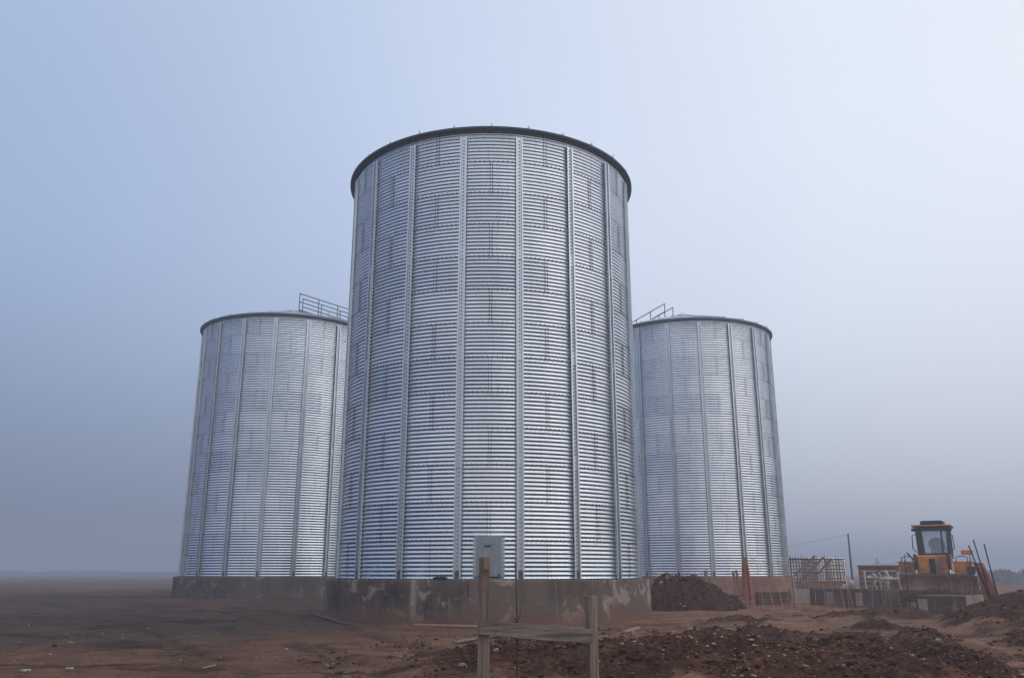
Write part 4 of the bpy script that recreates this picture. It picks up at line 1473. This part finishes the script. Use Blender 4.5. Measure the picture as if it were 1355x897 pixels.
g_ = np.random.default_rng(3)
sp = []
for k in range(70):
    px = g_.uniform(-60, 330); y = g_.uniform(330, 420)
    d = ray(px, 757); sp.append((d.x * y / d.y, y, g_.uniform(5, 14.0), g_.uniform(0.6, 1.9)))
scrub('scrub', sp, 'low dark scrub lost in the fog along the left horizon', 5)
sp = []
for k in range(16):
    px = g_.uniform(1318, 1420); y = g_.uniform(100, 130)
    d = ray(px, 757); sp.append((d.x * y / d.y, y, g_.uniform(1.2, 2.6), g_.uniform(0.8, 1.7)))
scrub('scrub', sp, 'faint scrub in the fog at the right edge behind the grey heap', 6)
for px, py, lab in ((117, 752, 'faint taller fence post in the fog at far left'), (146, 756, 'faint shorter fence post in the fog right of the taller one')):
    a = at_y(px, py + 3, 290); z = gz(a.x, a.y)
    mb = MB(); mb.tube([(a.x, a.y, z - .2), (a.x, a.y, a.z)], 0.09, 7)
    tag(mb.build('fence_post', M['bark'], None, smooth=True), lab, 'post', 'far posts in the fog')

# ------------------------------------------------------------------ haze: one closed box of even air
hz = bpy.data.materials.new('fog_air'); hz.use_nodes = True
n = hz.node_tree.nodes; n.clear()
out = n.new('ShaderNodeOutputMaterial'); pv = n.new('ShaderNodeVolumePrincipled')
pv.inputs['Color'].default_value = (0.64, 0.70, 0.825, 1)
pv.inputs['Density'].default_value = 0.0046
pv.inputs['Density Attribute'].default_value = ''
pv.inputs['Anisotropy'].default_value = 0.30
hz.node_tree.links.new(pv.outputs[0], out.inputs['Volume'])
mb = MB(); mb.box((0, 0, (15.7 - 2.0) / 2), (1900, 1900, 15.7 + 2.0))
tag(mb.build('haze', hz, None), 'pale fog filling the air over the site', None, None, 'stuff')

# ------------------------------------------------------------------ sky and sun
SUN_EL, SUN_AZ = R(40), R(112)           # azimuth from +Y towards +X: the bright side of the fog is on the right
w = bpy.data.worlds.new('World'); scene.world = w; w.use_nodes = True
N = w.node_tree.nodes; Lk = w.node_tree.links
bg = N['Background']
sky = N.new('ShaderNodeTexSky'); sky.sky_type = 'NISHITA'; sky.sun_disc = False
sky.sun_elevation = SUN_EL; sky.sun_rotation = SUN_AZ
sky.air_density = 1.0; sky.dust_density = 6.0; sky.ozone_density = 1.5
tc = N.new('ShaderNodeTexCoord')
sepn = N.new('ShaderNodeSeparateXYZ'); Lk.new(tc.outputs['Generated'], sepn.inputs[0])
dot = N.new('ShaderNodeVectorMath'); dot.operation = 'DOT_PRODUCT'
dot.inputs[1].default_value = Vector((0.90, -0.45, 0.0)).normalized()
Lk.new(tc.outputs['Generated'], dot.inputs[0])


def wramp(src, lo, hi, stops):
    mr = N.new('ShaderNodeMapRange'); mr.inputs['From Min'].default_value = lo; mr.inputs['From Max'].default_value = hi
    Lk.new(src, mr.inputs['Value'])
    rp = N.new('ShaderNodeValToRGB'); rp.color_ramp.interpolation = 'B_SPLINE'
    e = rp.color_ramp.elements
    while len(e) < len(stops): e.new(0.5)
    for el, (p, c) in zip(e, stops):
        el.position = (p - lo) / (hi - lo); el.color = (*c, 1) if not isinstance(c, float) else (c, c, c, 1)
    Lk.new(mr.outputs[0], rp.inputs['Fac'])
    return rp.outputs[0]


# thick fog cloud: bluer on the left, brighter towards the veiled sun on the right, dimmer towards the horizon
side = wramp(dot.outputs['Value'], -1.0, 1.0, [(-1.0, (.30, .40, .62)), (-0.75, (.375, .48, .705)), (-0.41, (.60, .69, .87)), (-0.05, (.79, .85, .945)), (0.5, (.86, .905, .97)), (1.0, (.90, .94, .98))])
elev = wramp(sepn.outputs[2], 0.0, 1.0, [(0.0, .72), (0.12, .84), (0.28, 1.0), (0.5, 1.0), (1.0, .95)])
# the fog bank is thicker and dimmer low down on the left
elev_l = wramp(sepn.outputs[2], 0.0, 1.0, [(0.0, (.38, .37, .35)), (0.10, (.52, .52, .51)), (0.22, (.82, .82, .82)), (0.36, 1.0), (1.0, .97)])
lr = wramp(dot.outputs['Value'], -1.0, 1.0, [(-0.85, 0.0), (-0.15, 1.0)])
emx = N.new('ShaderNodeMix'); emx.data_type = 'RGBA'
Lk.new(lr, emx.inputs[0]); Lk.new(elev_l, emx.inputs[6]); Lk.new(elev, emx.inputs[7]); elev = emx.outputs[2]
mul = N.new('ShaderNodeMix'); mul.data_type = 'RGBA'; mul.blend_type = 'MULTIPLY'; mul.inputs[0].default_value = 1.0
Lk.new(side, mul.inputs[6]); Lk.new(elev, mul.inputs[7])
sc_ = N.new('ShaderNodeVectorMath'); sc_.operation = 'SCALE'; sc_.inputs['Scale'].default_value = 11.3
# faint uneven banks in the fog
fb = N.new('ShaderNodeTexNoise'); fb.inputs['Scale'].default_value = 1.7; fb.inputs['Detail'].default_value = 4; fb.inputs['Roughness'].default_value = 0.45
Lk.new(tc.outputs['Generated'], fb.inputs['Vector'])
fm = N.new('ShaderNodeMapRange'); fm.inputs['From Min'].default_value = 0.3; fm.inputs['From Max'].default_value = 0.7
fm.inputs['To Min'].default_value = 0.955; fm.inputs['To Max'].default_value = 1.045
Lk.new(fb.outputs['Fac'], fm.inputs['Value'])
mul2 = N.new('ShaderNodeVectorMath'); mul2.operation = 'SCALE'
Lk.new(mul.outputs[2], mul2.inputs[0]); Lk.new(fm.outputs[0], mul2.inputs['Scale'])
Lk.new(mul2.outputs[0], sc_.inputs[0])
mx = N.new('ShaderNodeMix'); mx.data_type = 'RGBA'; mx.inputs[0].default_value = 0.90
Lk.new(sky.outputs[0], mx.inputs[6]); Lk.new(sc_.outputs[0], mx.inputs[7])
Lk.new(mx.outputs[2], bg.inputs['Color']); bg.inputs['Strength'].default_value = 0.10

sd = bpy.data.lights.new('sun', 'SUN'); sd.energy = 0.5; sd.angle = R(85); sd.color = (1.0, 0.96, 0.90)
so = bpy.data.objects.new('sun', sd); col.objects.link(so)
dv = Vector((math.sin(SUN_AZ) * math.cos(SUN_EL), math.cos(SUN_AZ) * math.cos(SUN_EL), math.sin(SUN_EL)))
so.rotation_euler = dv.to_track_quat('Z', 'Y').to_euler()
so.location = (40, 20, 40)

# ------------------------------------------------------------------ render settings
scene.view_settings.view_transform = 'Standard'
scene.view_settings.look = 'None'
scene.view_settings.gamma = 1.0
scene.view_settings.exposure = 0.0
scene.cycles.use_denoising = True
scene.cycles.filter_width = 1.4
scene.cycles.max_bounces = 8
scene.cycles.diffuse_bounces = 3
scene.cycles.glossy_bounces = 4
scene.cycles.transmission_bounces = 6
scene.cycles.volume_bounces = 1
